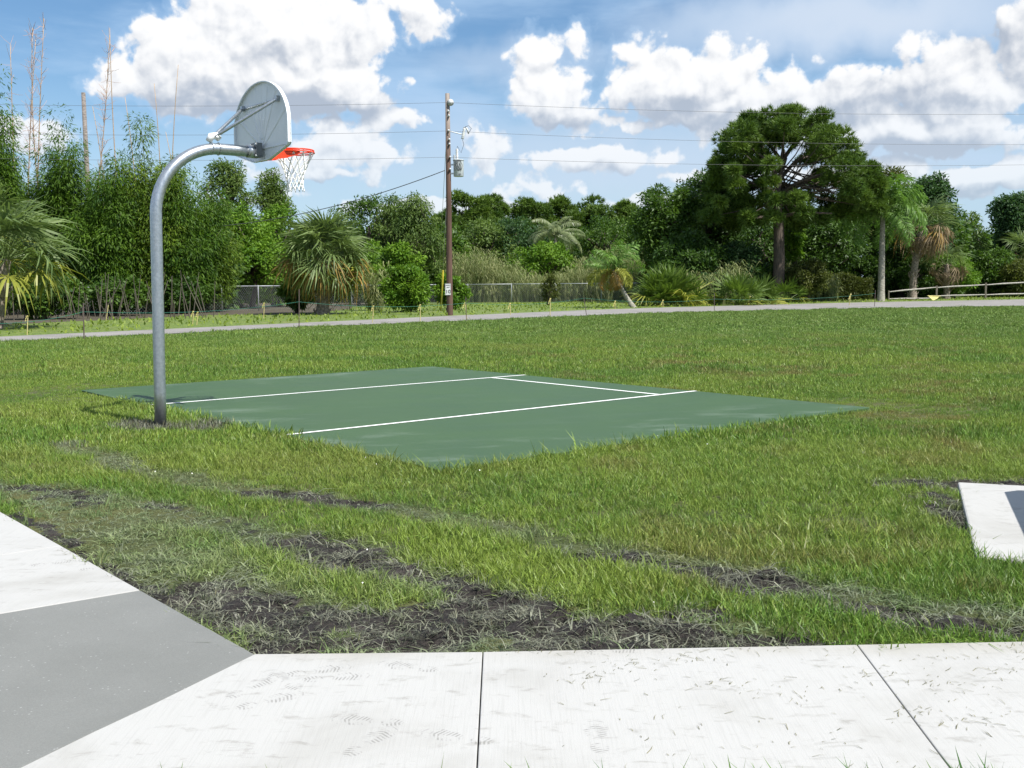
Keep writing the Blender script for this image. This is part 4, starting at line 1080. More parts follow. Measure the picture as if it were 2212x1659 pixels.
def palm(name, xb, yb, Y, xt, yt, label, fronds, trunk_r=(.2, .16), bark='palm_bark', cat='palm tree', bend=0.0, boots=0, group=None, scale=1.0, seed=0):
    """fronds: list of (mesh, count, elevation range)"""
    rs = np.random.RandomState(seed); x, _ = ray(xb, yb, Y); X, Z = ray(xt, yt, Y); o = thing(name, (x, Y, SOIL), label, cat, group)
    top_ = np.array([X - x, 0, Z - SOIL]); pts_ = [np.array([0, 0, -.1])] + [top_ * s_ + np.array([bend * 4 * s_ * (1 - s_), 0, 0]) for s_ in np.linspace(0, 1, 8)]
    if top_[2] > .5:
        rr = [trunk_r[0] * 1.35, trunk_r[0] * 1.2] + list(np.linspace(trunk_r[0], trunk_r[1], 7)); tk = MB().tube(pts_, rr, 14).build('trunk', M[bark], o, smooth=True)
        if boots:
            mb = MB()
            for k in range(boots):
                s_ = rs.rand(); p = top_ * s_ + np.array([bend * 4 * s_ * (1 - s_), 0, 0]); a = rs.rand() * 6.28; d = np.array([math.cos(a), math.sin(a), 0]); r_ = trunk_r[0] * .9
                mb.tube([p + d * r_, p + d * (r_ + .10) + (0, 0, .10), p + d * (r_ + .20) + (0, 0, .26)], [.05, .04, .02], 4)
            mb.build('boots', M['boot_bark'], tk)['kind'] = 'stuff'
    for (me, cnt, e0, e1) in fronds:
        for k in range(cnt):
            az = 2.39996 * k + rs.rand() * .5; el_ = math.radians(e0 + (e1 - e0) * ((k + .5) / cnt) + rs.randn() * 5)
            f = link('frond', me[k % len(me)] if isinstance(me, list) else me, o); s_ = scale * (.88 + .24 * rs.rand())
            f.matrix_local = Matrix.Translation(Vector(top_) + Vector((math.cos(az), math.sin(az), 0)) * .08) @ Matrix.Rotation(az, 4, 'Z') @ Matrix.Rotation(-el_, 4, 'Y') @ Matrix.Rotation(rs.randn() * .6, 4, 'X') @ Matrix.Scale(s_, 4)
    return o


# ================================================================== VEGETATION, LEFT
FG = [fan_frond('palm_green', seed=k, droop=.45 + .2 * k, nseg=24) for k in range(3)]
FY = [fan_frond('palm_yellow', seed=10 + k, droop=.8, nseg=22) for k in range(2)]
FO = [fan_frond('palm_orange', seed=20 + k, droop=1.0, nseg=22, blade=.8) for k in range(2)]
FD = [fan_frond('palm_dead', seed=30 + k, droop=1.2, nseg=18, blade=.7) for k in range(2)]
FP = [fan_frond('palmetto', seed=40 + k, droop=.15, nseg=20, pet=.8, blade=.7, span=100, wseg=.055) for k in range(3)]

bamboo(-95, 58, 60, 190, 'tallest bamboo clump cut by the left edge of the photo', 31, ncul=30, nleaf=17000)
bamboo(8, 60, 112, 90, 'tall narrow bamboo clump at the left, behind the fan palm', 32, ncul=24, nleaf=11000)
bamboo(60, 62, 330, 150, 'broad low bamboo clump behind the fan palm', 40, ncul=26, nleaf=14000)
bamboo(137, 61, 213, 120, 'bamboo clump with a feathery top, between fan palm and dead palm trunk', 33, ncul=24, nleaf=13000)
bamboo(235, 60, 290, 150, 'bamboo clump left of the hoop pole', 34, ncul=30, nleaf=16000)
bamboo(338, 61, 208, 120, 'bamboo clump behind the hoop pole with a pointed yellow green tip', 35, 'bamboo_leaf_yellow', ncul=26, nleaf=15000)
bamboo(405, 62, 318, 160, 'bamboo clump just right of the hoop pole', 36, ncul=28, nleaf=17000)
bamboo(170, 62.5, 380, 230, 'low dense bamboo behind the left end of the fence', 37, ncul=30, nleaf=19000, dens=1)
bamboo(320, 63, 390, 230, 'low dense bamboo behind the clump with the pointed tip', 38, ncul=30, nleaf=19000, dens=1)
bamboo(455, 64, 420, 150, 'low bamboo at the right end of the bamboo row', 39, 'bamboo_leaf_yellow', ncul=20, nleaf=12000)
# bare dead culms standing above the bamboo
dead = [(60, 640, 78, 75, .6, 'pinkish'), (75, 640, 95, 40, .5, 'tall'), (38, 640, 22, 95, .3, ''), (120, 600, 70, 60, .7, ''), (165, 480, 237, 75, 1.0, ''), (268, 440, 237, 60, .1, ''), (225, 430, 200, 230, .2, ''), (335, 480, 333, 180, .1, ''), (362, 420, 385, 140, .15, ''), (395, 330, 358, 285, .1, ''), (300, 450, 270, 210, .15, '')]
words = ['leaning leftmost of', 'tallest of', 'dark one at the left edge of', 'bushiest of', 'strongly slanting reddish one of', 'thin curved one above the hoop of', 'short one beside the dead trunk of', 'straight pale one of', 'slim one nearest the backboard of', 'lowest one of', 'arching one of']
for i, (xa, ya, xb, yb, tw, _) in enumerate(dead):
    Y = 66; X0, Z0 = ray(xa, ya, Y); X1, Z1 = ray(xb, yb, Y); o = thing('dead_culm', (X0, Y, SOIL), words[i] + ' the bare dead bamboo culms above the left trees', 'bamboo', 'dead bamboo culms')
    rs = np.random.RandomState(60 + i); n = 10; base = np.array([0, 0, 0.]); tp = np.array([X1 - X0, 0, Z1 - SOIL]); bd = rs.randn() * .25
    P_ = [base + (tp - base) * s_ + np.array([bd * 4 * s_ * (1 - s_), 0, 0]) for s_ in np.linspace(0, 1, n)]
    MB().tube(P_, np.linspace(.055, .018, n), 5).build('stem', M['dead_culm'], o, smooth=True)
    if tw > .2:
        mb = MB()
        for k in range(int(110 * tw)):
            s_ = .45 + .55 * rs.rand(); p = base + (tp - base) * s_ + np.array([bd * 4 * s_ * (1 - s_), 0, 0]); d = rdir(1, rs, .8)[0] * (.35 + .5 * rs.rand()); mb.tube([p, p + d * .6 + (0, 0, .03), p + d + (0, 0, .12)], [.012, .010, .007], 3)
        mb.build('twigs', simple('dead_twigs', (.42, .27, .20), .8), o)['kind'] = 'stuff'
X0, _ = ray(200, 640, 65); Zt = ray(200, 200, 65)[1]
MB().tube([(0, 0, -.1), (.02, 0, 5), (0, 0, Zt - SOIL)], [.22, .16, .12], 12).build('trunk', bark_mat('dead_palm_bark', (.10, .085, .075), (.24, .21, .19), 6, 16, .6), thing('dead_palm_trunk', (X0, 65, SOIL), 'bare grey dead palm trunk rising out of the bamboo', 'dead tree'), smooth=True)
# leaning bare stems at the foot of the bamboo
mb = MB(); rs = np.random.RandomState(8)
for k in range(75):
    xv = -10 + 480 * rs.rand(); Y = 50 + 6 * rs.rand(); X0, _ = ray(xv, 690, Y); d = np.array([rs.randn() * .2, rs.randn() * .2, 1]); d = d / np.linalg.norm(d) * (.9 + 1.5 * rs.rand()); mb.tube([(X0, Y, SOIL - .05), np.array([X0, Y, SOIL]) + d], [.03, .014], 4)
o = mb.build('bamboo_stems', simple('bare_stem', (.075, .065, .048), .8)); meta(o, 'thicket of bare leaning stems at the foot of the bamboo', 'stems', kind='stuff')

palm('fan_palm', -10, 700, 40, 12, 560, 'wide fan palm with drooping green fronds at the left edge, in front of the bamboo', [(FG, 20, 80, 5), (FY, 9, 0, -35), (FG, 10, 30, -20)], (.24, .2), 'boot_bark', boots=30, scale=1.6, seed=3)
palm('fan_palm', -60, 705, 42, -50, 500, 'fan palm partly beyond the left edge of the photo', [(FG, 26, 75, -10), (FY, 8, -10, -40)], (.24, .2), 'boot_bark', boots=20, scale=1.6, seed=4)
palm('cabbage_palm', 697, 673, 57, 701, 560, 'cabbage palm with orange lower fronds and frayed boots, near the road left of the centre', [(FG, 50, 88, 5), (FG, 14, 15, -45), (FO, 13, 10, -45), (FY, 7, 5, -45), (FD, 3, -40, -60)], (.34, .30), 'boot_bark', boots=46, scale=1.62, seed=5)

put_tree('broadleaf_tree', 500, 80, 345, 150, 'olive green tree behind the backboard, left of the pair', 'tree', 'trees behind the backboard', ybot=520, seed=41, n=70, npc=130, lm='olive_leaf', taper=.45, L=.26, W=.09)
put_tree('broadleaf_tree', 597, 82, 372, 105, 'olive green tree under the basketball net', 'tree', 'trees behind the backboard', ybot=520, seed=42, n=60, npc=130, lm='olive_leaf', taper=.4, L=.26, W=.09)
put_tree('shrub', 515, 74, 440, 190, 'large light green shrub right of the bamboo', 'shrub', 'shrubs along the fence', seed=43, n=70, npc=150, lm='bright_leaf', L=.28)
put_tree('shrub', 600, 78, 450, 130, 'light green shrub left of the cabbage palm', 'shrub', 'shrubs along the fence', seed=44, n=60, npc=130, lm='bright_leaf', L=.28)
put_tree('shrub', 545, 73, 520, 190, 'low glossy green shrub overhanging the fence', 'shrub', 'shrubs along the fence', seed=45, n=55, npc=130, lm='bright_leaf', ybot=612, L=.28)
put_tree('shrub', 450, 70, 500, 130, 'dark shrub at the fence end right of the hoop pole', 'shrub', 'shrubs along the fence', seed=46, n=50, npc=130, lm='broad_leaf', L=.28)
put_tree('shrub', 95, 52, 596, 190, 'low dark bush under the left fan palm, before the fence', 'shrub', 'shrubs along the fence', seed=112, n=45, npc=110, lm='broad_leaf', L=.2)
put_tree('shrub', 250, 57, 606, 170, 'low dark bush before the fence, left of the hoop pole', 'shrub', 'shrubs along the fence', seed=113, n=40, npc=110, lm='broad_leaf', L=.2)
put_tree('shrub', 395, 60.5, 600, 120, 'low dark bush before the fence, just right of the hoop pole', 'shrub', 'shrubs along the fence', seed=114, n=40, npc=110, lm='mango_leaf', L=.2)
put_tree('shrub', 640, 60, 600, 70, 'low dark shrub at the foot of the cabbage palm', 'shrub', 'shrubs along the fence', seed=47, n=30, npc=100, lm='broad_leaf')
put_tree('shrub', 775, 80, 590, 110, 'dark shrub right of the cabbage palm', 'shrub', 'shrubs along the fence', seed=48, n=40, npc=110, lm='broad_leaf')
put_tree('shrub', 815, 84, 520, 120, 'mid green shrub between cabbage palm and round bush', 'shrub', 'shrubs along the fence', seed=49, n=45, npc=110, lm='bright_leaf')
put_tree('round_bush', 885, 60, 572, 130, 'bright green rounded bush just left of the utility pole', 'bush', seed=50, n=70, npc=150, lm='bright_leaf', L=.2, W=.08)
put_tree('round_bush', 975, 64, 588, 80, 'yellowish green bush behind the utility pole', 'bush', seed=51, n=45, npc=120, lm='bright_leaf', L=.2, W=.08)

# ================================================================== CENTRE
put_tree('broadleaf_tree', 800, 94, 418, 175, 'dark tree left of the two willowy ones behind the cabbage palm', 'tree', 'trees behind the fence', seed=52, n=60, npc=120, lm='broad_leaf', ybot=600)
put_tree('broadleaf_tree', 852, 92, 420, 140, 'willowy tree behind the round bush, left of two', 'tree', 'trees behind the fence', seed=53, n=60, npc=130, lm='olive_leaf', taper=.35, droop=.8, ybot=610, W=.09)
put_tree('broadleaf_tree', 905, 91, 415, 150, 'willowy tree with loose tips just left of the utility pole', 'tree', 'trees behind the fence', seed=54, n=70, npc=130, lm='olive_leaf', taper=.4, droop=.8, ybot=610, W=.09)
put_tree('shrub', 860, 79, 530, 120, 'leafy green shrub below the willowy trees', 'shrub', 'shrubs along the fence', seed=55, n=45, npc=120, lm='bright_leaf')


def pine_clumps(mb, C, R, ntuft, rs, L=.42, W=.035, nn=9):
    k = len(C); idx = np.repeat(np.arange(k), ntuft); n = len(idx); d = rdir(n, rs, .55); P = C[idx] + d * R[idx][:, None] * (rs.rand(n) ** .4)[:, None] * np.array([1, 1, .7])
    ct = rs.rand(k) * .45; ax = unit(d * .6 + np.array([0, 0, .55]) + rs.randn(n, 3) * .3)
    id2 = np.repeat(np.arange(n), nn); m_ = len(id2); D = unit(ax[id2] + rs.randn(m_, 3) * .55); Nn = rdir(m_, rs); S = unit(np.cross(D, Nn)); LL = (L * (.7 + .5 * rs.rand(m_)))[:, None]
    A_ = P[id2] - S * W; B_ = P[id2] + S * W; T_ = P[id2] + D * LL - np.array([0, 0, .05]); V = np.stack([A_, B_, T_], 1).reshape(-1, 3); i = np.arange(m_)[:, None] * 3
    mb.add(V, [np.concatenate([i, i + 1, i + 2], 1)], np.repeat(np.clip(.2 + ct[idx][id2] + rs.randn(m_) * .12, 0, 1), 3))


def pine(xv, Y, ytop, wpx, label, seed, ybot, n=40, nt=80, group='pines beyond the fence'):
    rs = np.random.RandomState(seed); x, _ = ray(xv, 640, Y); z1 = ray(xv, ytop, Y)[1] - SOIL; z0 = ray(xv, ybot, Y)[1] - SOIL; w = wpx / 2 / F_PX * Y
    C = crown_points(n, w * .85, w * .7, z0, z1 - .6, rs, .7, .1); C[:, 2] += rs.randn(n) * .5; R = w * (.14 + .14 * rs.rand(n)); o = thing('pine_tree', (x, Y, SOIL), label, 'tree', group)
    mb = MB(); pine_clumps(mb, C, R * 1.25, nt, rs, L=.5, W=.05); mb.build('crown', M['pine_needle'], o, tint=True)
    tb_ = MB(); tp = np.array([0, 0, z1 * .9]); tb_.tube([(0, 0, -.1), (rs.randn() * .1, 0, z1 * .5), tp], [.22, .16, .05], 8); limbs(tb_, (np.array([0, 0, z0 * .9]), tp), C, .14, rs, 10); tb_.build('trunk', M['bark'], o, smooth=True)
    return o


pine(1015, 110, 417, 150, 'pine with a round crown right of the utility pole', 71, 540)
pine(1062, 112, 421, 110, 'narrow pine second right of the utility pole', 72, 540)
pine(1125, 116, 432, 150, 'pine behind the middle of the fence, left of the coconut palm', 73, 550)
pine(1195, 118, 436, 140, 'pine directly behind the coconut palm', 74, 550)
pine(1265, 118, 440, 150, 'pine just right of the coconut palm', 75, 550)
pine(1335, 116, 441, 140, 'last pine before the mango tree', 76, 550)
put_tree('broadleaf_tree', 1050, 103, 470, 175, 'rounded mid green tree below the pines right of the utility pole', 'tree', 'trees behind the fence', seed=77, n=55, npc=110, ybot=610, lm='olive_leaf')
put_tree('broadleaf_tree', 1115, 104, 480, 165, 'dark glossy tree below the pines, left of the coconut palm', 'tree', 'trees behind the fence', seed=78, n=55, npc=110, ybot=610, lm='teal_leaf')
put_tree('broadleaf_tree', 1175, 97, 525, 185, 'bright leafy tree in front of the coconut palm', 'tree', 'trees behind the fence', seed=79, n=55, npc=110, ybot=620, lm='bright_leaf')
put_tree('broadleaf_tree', 1290, 106, 468, 200, 'dark tree between coconut palm and mango tree', 'tree', 'trees behind the fence', seed=80, n=60, npc=110, ybot=610, lm='broad_leaf')
put_tree('broadleaf_tree', 1010, 101, 525, 80, 'yellow green sapling behind the cane right of the utility pole', 'tree', 'trees behind the fence', seed=81, n=35, npc=90, ybot=610, lm='bright_leaf')
put_tree('broadleaf_tree', 960, 100, 500, 90, 'shaded tree hidden behind the utility pole', 'tree', 'trees behind the fence', seed=82, n=45, npc=100, ybot=620)
CF = [feather_frond('feather_gray', L=2.9, elev=60, curve=100, leaf=.7, hang=1.2, seed=k, plume=False, wleaf=.06) for k in range(2)]
palm('coconut_palm', 1203, 640, 100, 1200, 508, 'coconut palm with pale arching fronds in front of the pines', [(CF, 17, 30, -55)], (.16, .12), seed=6, scale=1.08)
FF = [feather_frond('feather_green', L=2.7, elev=62, curve=110, leaf=.75, hang=1.0, seed=5 + k, wleaf=.08) for k in range(2)]
FFy = [feather_frond('palm_yellow', L=2.4, elev=40, curve=120, leaf=.7, hang=1.0, seed=8 + k, wleaf=.08) for k in range(2)]
FFo = [feather_frond('palm_orange', L=1.7, elev=20, curve=100, leaf=.55, hang=1.0, seed=18, wleaf=.055)]
palm('leaning_palm', 1369, 662, 67, 1326, 582, 'small leaning palm with yellow lower fronds beside the road', [(FF, 12, 45, -5), (FFy, 7, -15, -35), (FFo, 4, -35, -55)], (.15, .10), 'palm_bark', seed=7, scale=.86, bend=-.15)

# cane grass behind the fence
mb = MB(); rs = np.random.RandomState(12); cp = []
N = 2600
xv = np.concatenate([975 + 560 * rs.rand(N), 1690 + 120 * rs.rand(260), 2080 + 150 * rs.rand(150), 1480 + 120 * rs.rand(200), 790 + 40 * rs.rand(40)]); Yv = np.concatenate([91 + 8 * rs.rand(N), 84 + 4 * rs.rand(260), 98 + 8 * rs.rand(150), 74 + 4 * rs.rand(200), 64 + rs.rand(40)])
for k in range(len(xv)):
    Y = Yv[k]; X = (xv[k] - CX) / F_PX * Y; hh = (2.2 + 1.8 * rs.rand()) * (1.1 if xv[k] < 1500 else .9) * (.85 + .3 * math.sin(xv[k] * .02)); ln = rs.randn(2) * .18 * hh
    b0 = np.array([X, Y, SOIL]); tp = b0 + (ln[0], ln[1], hh); t0 = .1 + .9 * rs.rand() ** 1.5
    w_ = .03; V = [b0 - (w_, 0, 0), b0 + (w_, 0, 0), tp]; mb.add(V, [np.array([(0, 1, 2)])], t0)
    for j in range(9):
        s_ = .15 + .8 * rs.rand(); p = b0 + (tp - b0) * s_; a = rs.rand() * 6.28; L = .5 + .6 * rs.rand(); d = np.array([math.cos(a), math.sin(a), 0]); m1 = p + d * L * .45 + (0, 0, L * .42); e_ = p + d * L * .95 + (0, 0, L * (.25 - .5 * rs.rand())); sd_ = np.array([-d[1], d[0], 0]) * .028
        mb.add([p, m1 - sd_, m1 + sd_, e_], [np.array([(0, 2, 3, 1)])], min(1, t0 + rs.rand() * .3))
o = mb.build('cane_grass', M['cane'], tint=True); meta(o, 'tall yellowing cane grass behind the chain link fence', 'grass', kind='stuff')
# vines hanging on the fence
put_tree('vine_bush', 1185, 77, 592, 44, 'small tree growing through the chain link fence', 'shrub', seed=83, n=18, npc=70, lm='vine_leaf', L=.2, W=.08)
put_tree('shrub', 1545, 76, 590, 110, 'dark leafy bush between the two saw palmettos', 'shrub', 'shrubs beyond the road', seed=111, n=45, npc=120, lm='teal_leaf', L=.26)
put_tree('shrub', 1440, 84, 560, 130, 'grassy shrub behind the palmetto left of the pine', 'shrub', 'shrubs beyond the road', seed=84, n=40, npc=110, lm='vine_leaf')

# ================================================================== RIGHT
put_tree('mango_tree', 1445, 84, 385, 160, 'dark mango tree at the left end of the right group', 'tree', 'dark trees around the big pine', seed=90, n=95, npc=150, lm='broad_leaf', ybot=590, L=.34, W=.12)
put_tree('mango_tree', 1530, 88, 372, 170, 'dark dense tree left of the big pine trunk', 'tree', 'dark trees around the big pine', seed=91, n=110, npc=150, lm='mango_leaf', ybot=600, L=.34, W=.12)
put_tree('mango_tree', 1480, 80, 500, 170, 'lower dark tree behind the palmettos', 'tree', 'dark trees around the big pine', seed=92, n=80, npc=140, lm='mango_leaf', L=.34)
put_tree('broadleaf_tree', 1585, 82, 530, 150, 'dark shrubby tree directly left of the big pine trunk', 'tree', 'dark trees around the big pine', seed=93, n=75, npc=140, lm='teal_leaf', L=.34)
put_tree('broadleaf_tree', 1640, 94, 440, 190, 'shaded tree behind the big pine', 'tree', 'dark trees around the big pine', seed=94, n=80, npc=140, lm='mango_leaf', L=.34)
put_tree('broadleaf_tree', 1715, 86, 482, 52, 'bright lime green tree just right of the big pine trunk', 'tree', seed=95, n=30, npc=120, lm='bright_leaf', ybot=560, L=.34)
put_tree('broadleaf_tree', 1790, 92, 455, 190, 'dark tree between the big pine and the queen palm', 'tree', 'dark trees around the big pine', seed=96, n=95, npc=140, lm='mango_leaf', L=.34, ybot=610)
put_tree('broadleaf_tree', 1885, 96, 345, 150, 'tall feathery topped tree behind the queen palm', 'tree', 'dark trees around the big pine', seed=97, n=80, npc=140, lm='vine_leaf', ybot=520, L=.34)
put_tree('broadleaf_tree', 1945, 94, 400, 150, 'dark tree behind the queen palm crown', 'tree', 'dark trees around the big pine', seed=98, n=90, npc=140, lm='mango_leaf', L=.34)
put_tree('broadleaf_tree', 2000, 96, 370, 118, 'dark green broadleaf tree with a ragged top right of the queen palm', 'tree', 'dark trees around the big pine', seed=99, n=90, npc=140, lm='teal_leaf', ybot=560, L=.36, W=.16)
put_tree('broadleaf_tree', 2090, 108, 462, 110, 'distant green tree in the gap at the right', 'tree', 'trees at the right edge', seed=100, n=50, npc=110, lm='olive_leaf')
put_tree('broadleaf_tree', 2195, 104, 412, 130, 'dark broadleaf tree cut by the right edge of the photo', 'tree', 'trees at the right edge', seed=101, n=95, npc=150, lm='teal_leaf', ybot=570, L=.38, W=.16)
put_tree('shrub', 2060, 92, 555, 130, 'bright green shrub behind the rail fence', 'shrub', 'shrubs behind the rail fence', seed=102, n=50, npc=120, lm='bright_leaf')
put_tree('shrub', 2140, 98, 540, 150, 'wide mid green shrub behind the rail fence', 'shrub', 'shrubs behind the rail fence', seed=103, n=60, npc=120, lm='broad_leaf')
put_tree('shrub', 2210, 96, 560, 150, 'olive shrub at the right end of the rail fence', 'shrub', 'shrubs behind the rail fence', seed=104, n=60, npc=120, lm='vine_leaf')
put_tree('shrub', 1990, 92, 560, 130, 'dark shrub behind the leaning fan palm trunk', 'shrub', 'shrubs behind the rail fence', seed=105, n=50, npc=120, lm='mango_leaf')
put_tree('shrub', 1745, 80, 560, 110, 'brownish vine covered bush right of the big pine', 'shrub', 'shrubs beyond the road', seed=106, n=60, npc=120, lm='vine_leaf', L=.2, W=.08)
put_tree('shrub', 1655, 81, 575, 90, 'dark bush at the foot of the big pine', 'shrub', 'shrubs beyond the road', seed=107, n=45, npc=120, lm='mango_leaf')
put_tree('shrub', 1880, 94, 560, 160, 'dark undergrowth behind the hedge', 'shrub', 'shrubs beyond the road', seed=110, n=60, npc=120, lm='mango_leaf')
# clipped hedge
X0, _ = ray(1795, 640, 88); X1, _ = ray(1880, 640, 88); rs = np.random.RandomState(13); n = 9000
hh = ray(1830, 590, 88)[1] - SOIL
P_ = np.stack([(X1 - X0) * rs.rand(n), 1.4 * (rs.rand(n) - .5), hh * rs.rand(n) ** .8], 1); P_[:, 2] *= (.9 + .12 * np.sin(P_[:, 0] * 1.7)); d = rdir(n, rs, .2); d[:, 1] -= .4; mb = MB(); leaves(mb, P_, unit(d), rdir(n, rs, .3), .2, .07, np.clip(.4 + .2 * rs.randn(n), 0, 1))
o = thing('hedge', (X0, 88, SOIL), 'low olive brown hedge between the big pine and the queen palm', 'hedge'); mb.build('foliage', M['vine_leaf'], o, tint=True)

# the big pine
PY = 80.0
px0, _ = ray(1681, 650, PY)


def PP(xv, yv, dy=0.0): x, z = ray(xv, yv, PY); return np.array([x - px0, dy, z - SOIL])


bp = thing('pine_tree', (px0, PY, SOIL), 'large slash pine with a broad domed crown at the right', 'tree')
rs = np.random.RandomState(21)
tk = MB()
tk.tube([PP(1681, 656), PP(1681, 640), PP(1683, 560), PP(1682, 490), PP(1678, 440), PP(1683, 400), PP(1690, 350), PP(1692, 300)], [.62, .46, .42, .38, .32, .22, .15, .07], 14)
br = [((1680, 430), (1655, 395), (1610, 370), 1.5), ((1681, 420), (1720, 395), (1775, 375), -1.2), ((1684, 395), (1650, 350), (1600, 320), -2.0), ((1686, 385), (1725, 345), (1790, 320), 1.6), ((1690, 350), (1665, 310), (1640, 280), 1.0), ((1691, 345), (1720, 300), (1750, 270), -1.0),
      ((1678, 450), (1640, 440), (1590, 425), 1.0), ((1680, 445), (1740, 420), (1820, 400), 1.8), ((1682, 470), (1720, 460), (1780, 465), -2.0), ((1680, 475), (1640, 470), (1600, 480), -2.0), ((1688, 370), (1705, 340), (1700, 290), 2.0), ((1681, 428), (1750, 385), (1840, 370), -1.0)]
for a, b_, c_, dy in br: tk.tube([PP(*a), PP(*b_, dy * .5), PP(*c_, dy)], [.17, .12, .05], 7)
# crown lobes read off the outline
lob = [(1570, 335, 28), (1590, 305, 32), (1615, 275, 32), (1650, 262, 34), (1690, 258, 34), (1725, 262, 32), (1760, 272, 32), (1795, 300, 32), (1815, 330, 34), (1845, 355, 32), (1870, 375, 28), (1880, 400, 26), (1565, 355, 22),
       (1620, 320, 32), (1660, 300, 34), (1700, 300, 34), (1740, 310, 34), (1770, 340, 32), (1800, 370, 34), (1835, 395, 32), (1600, 355, 28), (1630, 372, 24), (1575, 375, 18), (1780, 395, 32), (1815, 425, 30), (1850, 430, 28),
       (1740, 430, 26), (1700, 440, 20), (1590, 430, 26), (1620, 450, 26), (1650, 470, 20), (1570, 460, 22), (1720, 470, 24), (1755, 480, 26), (1790, 470, 26), (1830, 460, 28), (1865, 450, 24), (1560, 405, 24), (1545, 385, 16), (1545, 440, 20), (1890, 430, 20), (1670, 280, 26), (1600, 480, 18), (1655, 340, 20), (1640, 400, 14), (1590, 390, 22), (1650, 430, 18), (1880, 455, 22), (1530, 470, 18)]
C = []; R = []
for (x, y, r) in lob:
    for k in range(3):
        dy = (rs.rand() - .5) * 9 * math.sqrt(max(.15, 1 - ((x - 1700) / 190) ** 2)); C.append(PP(x + rs.randn() * 6, y + rs.randn() * 5, dy)); R.append(r * (.55 + .3 * rs.rand()) / F_PX * PY)
C = np.array(C); R = np.array(R)
mb = MB(); pine_clumps(mb, C, R * 1.22, 100, rs, L=.46, W=.034, nn=12); mb.build('crown', M['pine_needle'], bp, tint=True)
for k in range(0, len(C), 2):
    c_ = C[k]; s0 = PP(1684, 440 - 90 * rs.rand()); tk.tube([s0, (s0 + c_) / 2 + (0, 0, -.3), c_], [.06, .045, .02], 5)
tk.build('trunk', M['bark'], bp, smooth=True)

QF = [feather_frond('feather_green', L=3.6, elev=60, curve=120, leaf=1.0, hang=1.1, seed=15 + k, wleaf=.085, npair=40) for k in range(3)]
palm('queen_palm', 1903, 645, 81, 1907, 462, 'tall queen palm with a smooth pale trunk at the right', [(QF, 28, 60, -20), (QF, 7, -30, -65)], (.26, .17), 'palm_bark', seed=9, scale=1.05)
palm('cabbage_palm', 1972, 638, 88, 1998, 490, 'leaning cabbage palm with brown dead fronds right of the queen palm', [(FG, 18, 80, 0), (FO, 4, 10, -30), (FD, 22, 15, -75)], (.30, .24), 'boot_bark', boots=60, seed=10, scale=1.75, bend=-.3)
palm('cabbage_palm', 2045, 640, 90, 2045, 570, 'small ragged cabbage palm behind the rail fence', [(FG, 14, 70, 0), (FD, 12, 0, -60)], (.26, .22), 'boot_bark', boots=20, seed=11, scale=1.3)
palm('cabbage_palm', 2215, 630, 100, 2222, 540, 'cabbage palm cut by the right edge of the photo', [(FG, 16, 70, -10), (FD, 10, -10, -60)], (.26, .22), 'boot_bark', boots=20, seed=12, scale=1.6)


def palmetto(xv, yb, Y, label, n, sc, seed): return palm('palmetto', xv, yb, Y, xv, yb - 6, label, [(FP, n, 85, 10), (FY, n // 5, 20, 0)], seed=seed, scale=sc, cat='palmetto')


palmetto(1440, 660, 71, 'saw palmetto clump right of the leaning palm', 40, 1.75, 1)
palmetto(1475, 660, 71.5, 'smaller saw palmetto clump second from the leaning palm', 22, 1.5, 2)
palmetto(1595, 661, 71.5, 'saw palmetto clump left of the big pine', 24, 1.45, 3)
palmetto(1640, 660, 73, 'saw palmetto clump nearest the big pine trunk', 16, 1.3, 4)
palmetto(1700, 656, 78, 'low palmetto right of the big pine trunk', 12, 1.2, 5)
# fallen fronds at the foot of the leaning palm at the right
for i, (xv, yv, rz, lab) in enumerate([(1955, 645, .3, 'fallen dry frond at the foot of the leaning cabbage palm'), (1985, 645, 2.2, 'fallen dry frond right of the leaning cabbage palm')]):
    g_ = G(xv, yv + 1, SOIL); o = link('fallen_frond', FD[0]); o.location = (ray(xv, yv, 82)[0], 82, SOIL + .2); o.rotation_euler = (0, .1, rz); o.scale = (1.1,) * 3; meta(o, lab, 'palm frond', 'fallen palm fronds')
# dense undergrowth that closes the view under the crowns
mb = MB(); rs = np.random.RandomState(77)
segs = [(-300, 480, 68, 74, 210), (430, 1000, 96, 106, 170), (960, 1500, 112, 122, 185), (1400, 2080, 97, 104, 210), (2000, 2500, 112, 122, 150)]
for (xa, xb, ya, yb, hpx) in segs:
    n = int((xb - xa) * .42); xv = xa + (xb - xa) * rs.rand(n); Y = ya + (yb - ya) * rs.rand(n); hm = hpx / F_PX * Y
    C = np.stack([(xv - CX) / F_PX * Y, Y, SOIL + hm * rs.rand(n) * .85], 1); clumps(mb, C, 1.1 + .7 * rs.rand(n), 150, .5, .25, rs, .3)
o = mb.build('undergrowth', M['broad_leaf'], tint=True); meta(o, 'dense dark woodland undergrowth behind the trees', 'undergrowth', kind='stuff')
# tree outside the frame at the right whose shade reaches the road
src = [o for o in COL.objects if o.get('label', '').startswith('dark broadleaf tree cut by')][0]
copy_thing(src, (48.5, 71, SOIL), 1.0, .9, 'broadleaf tree standing beside the road beyond the right edge')

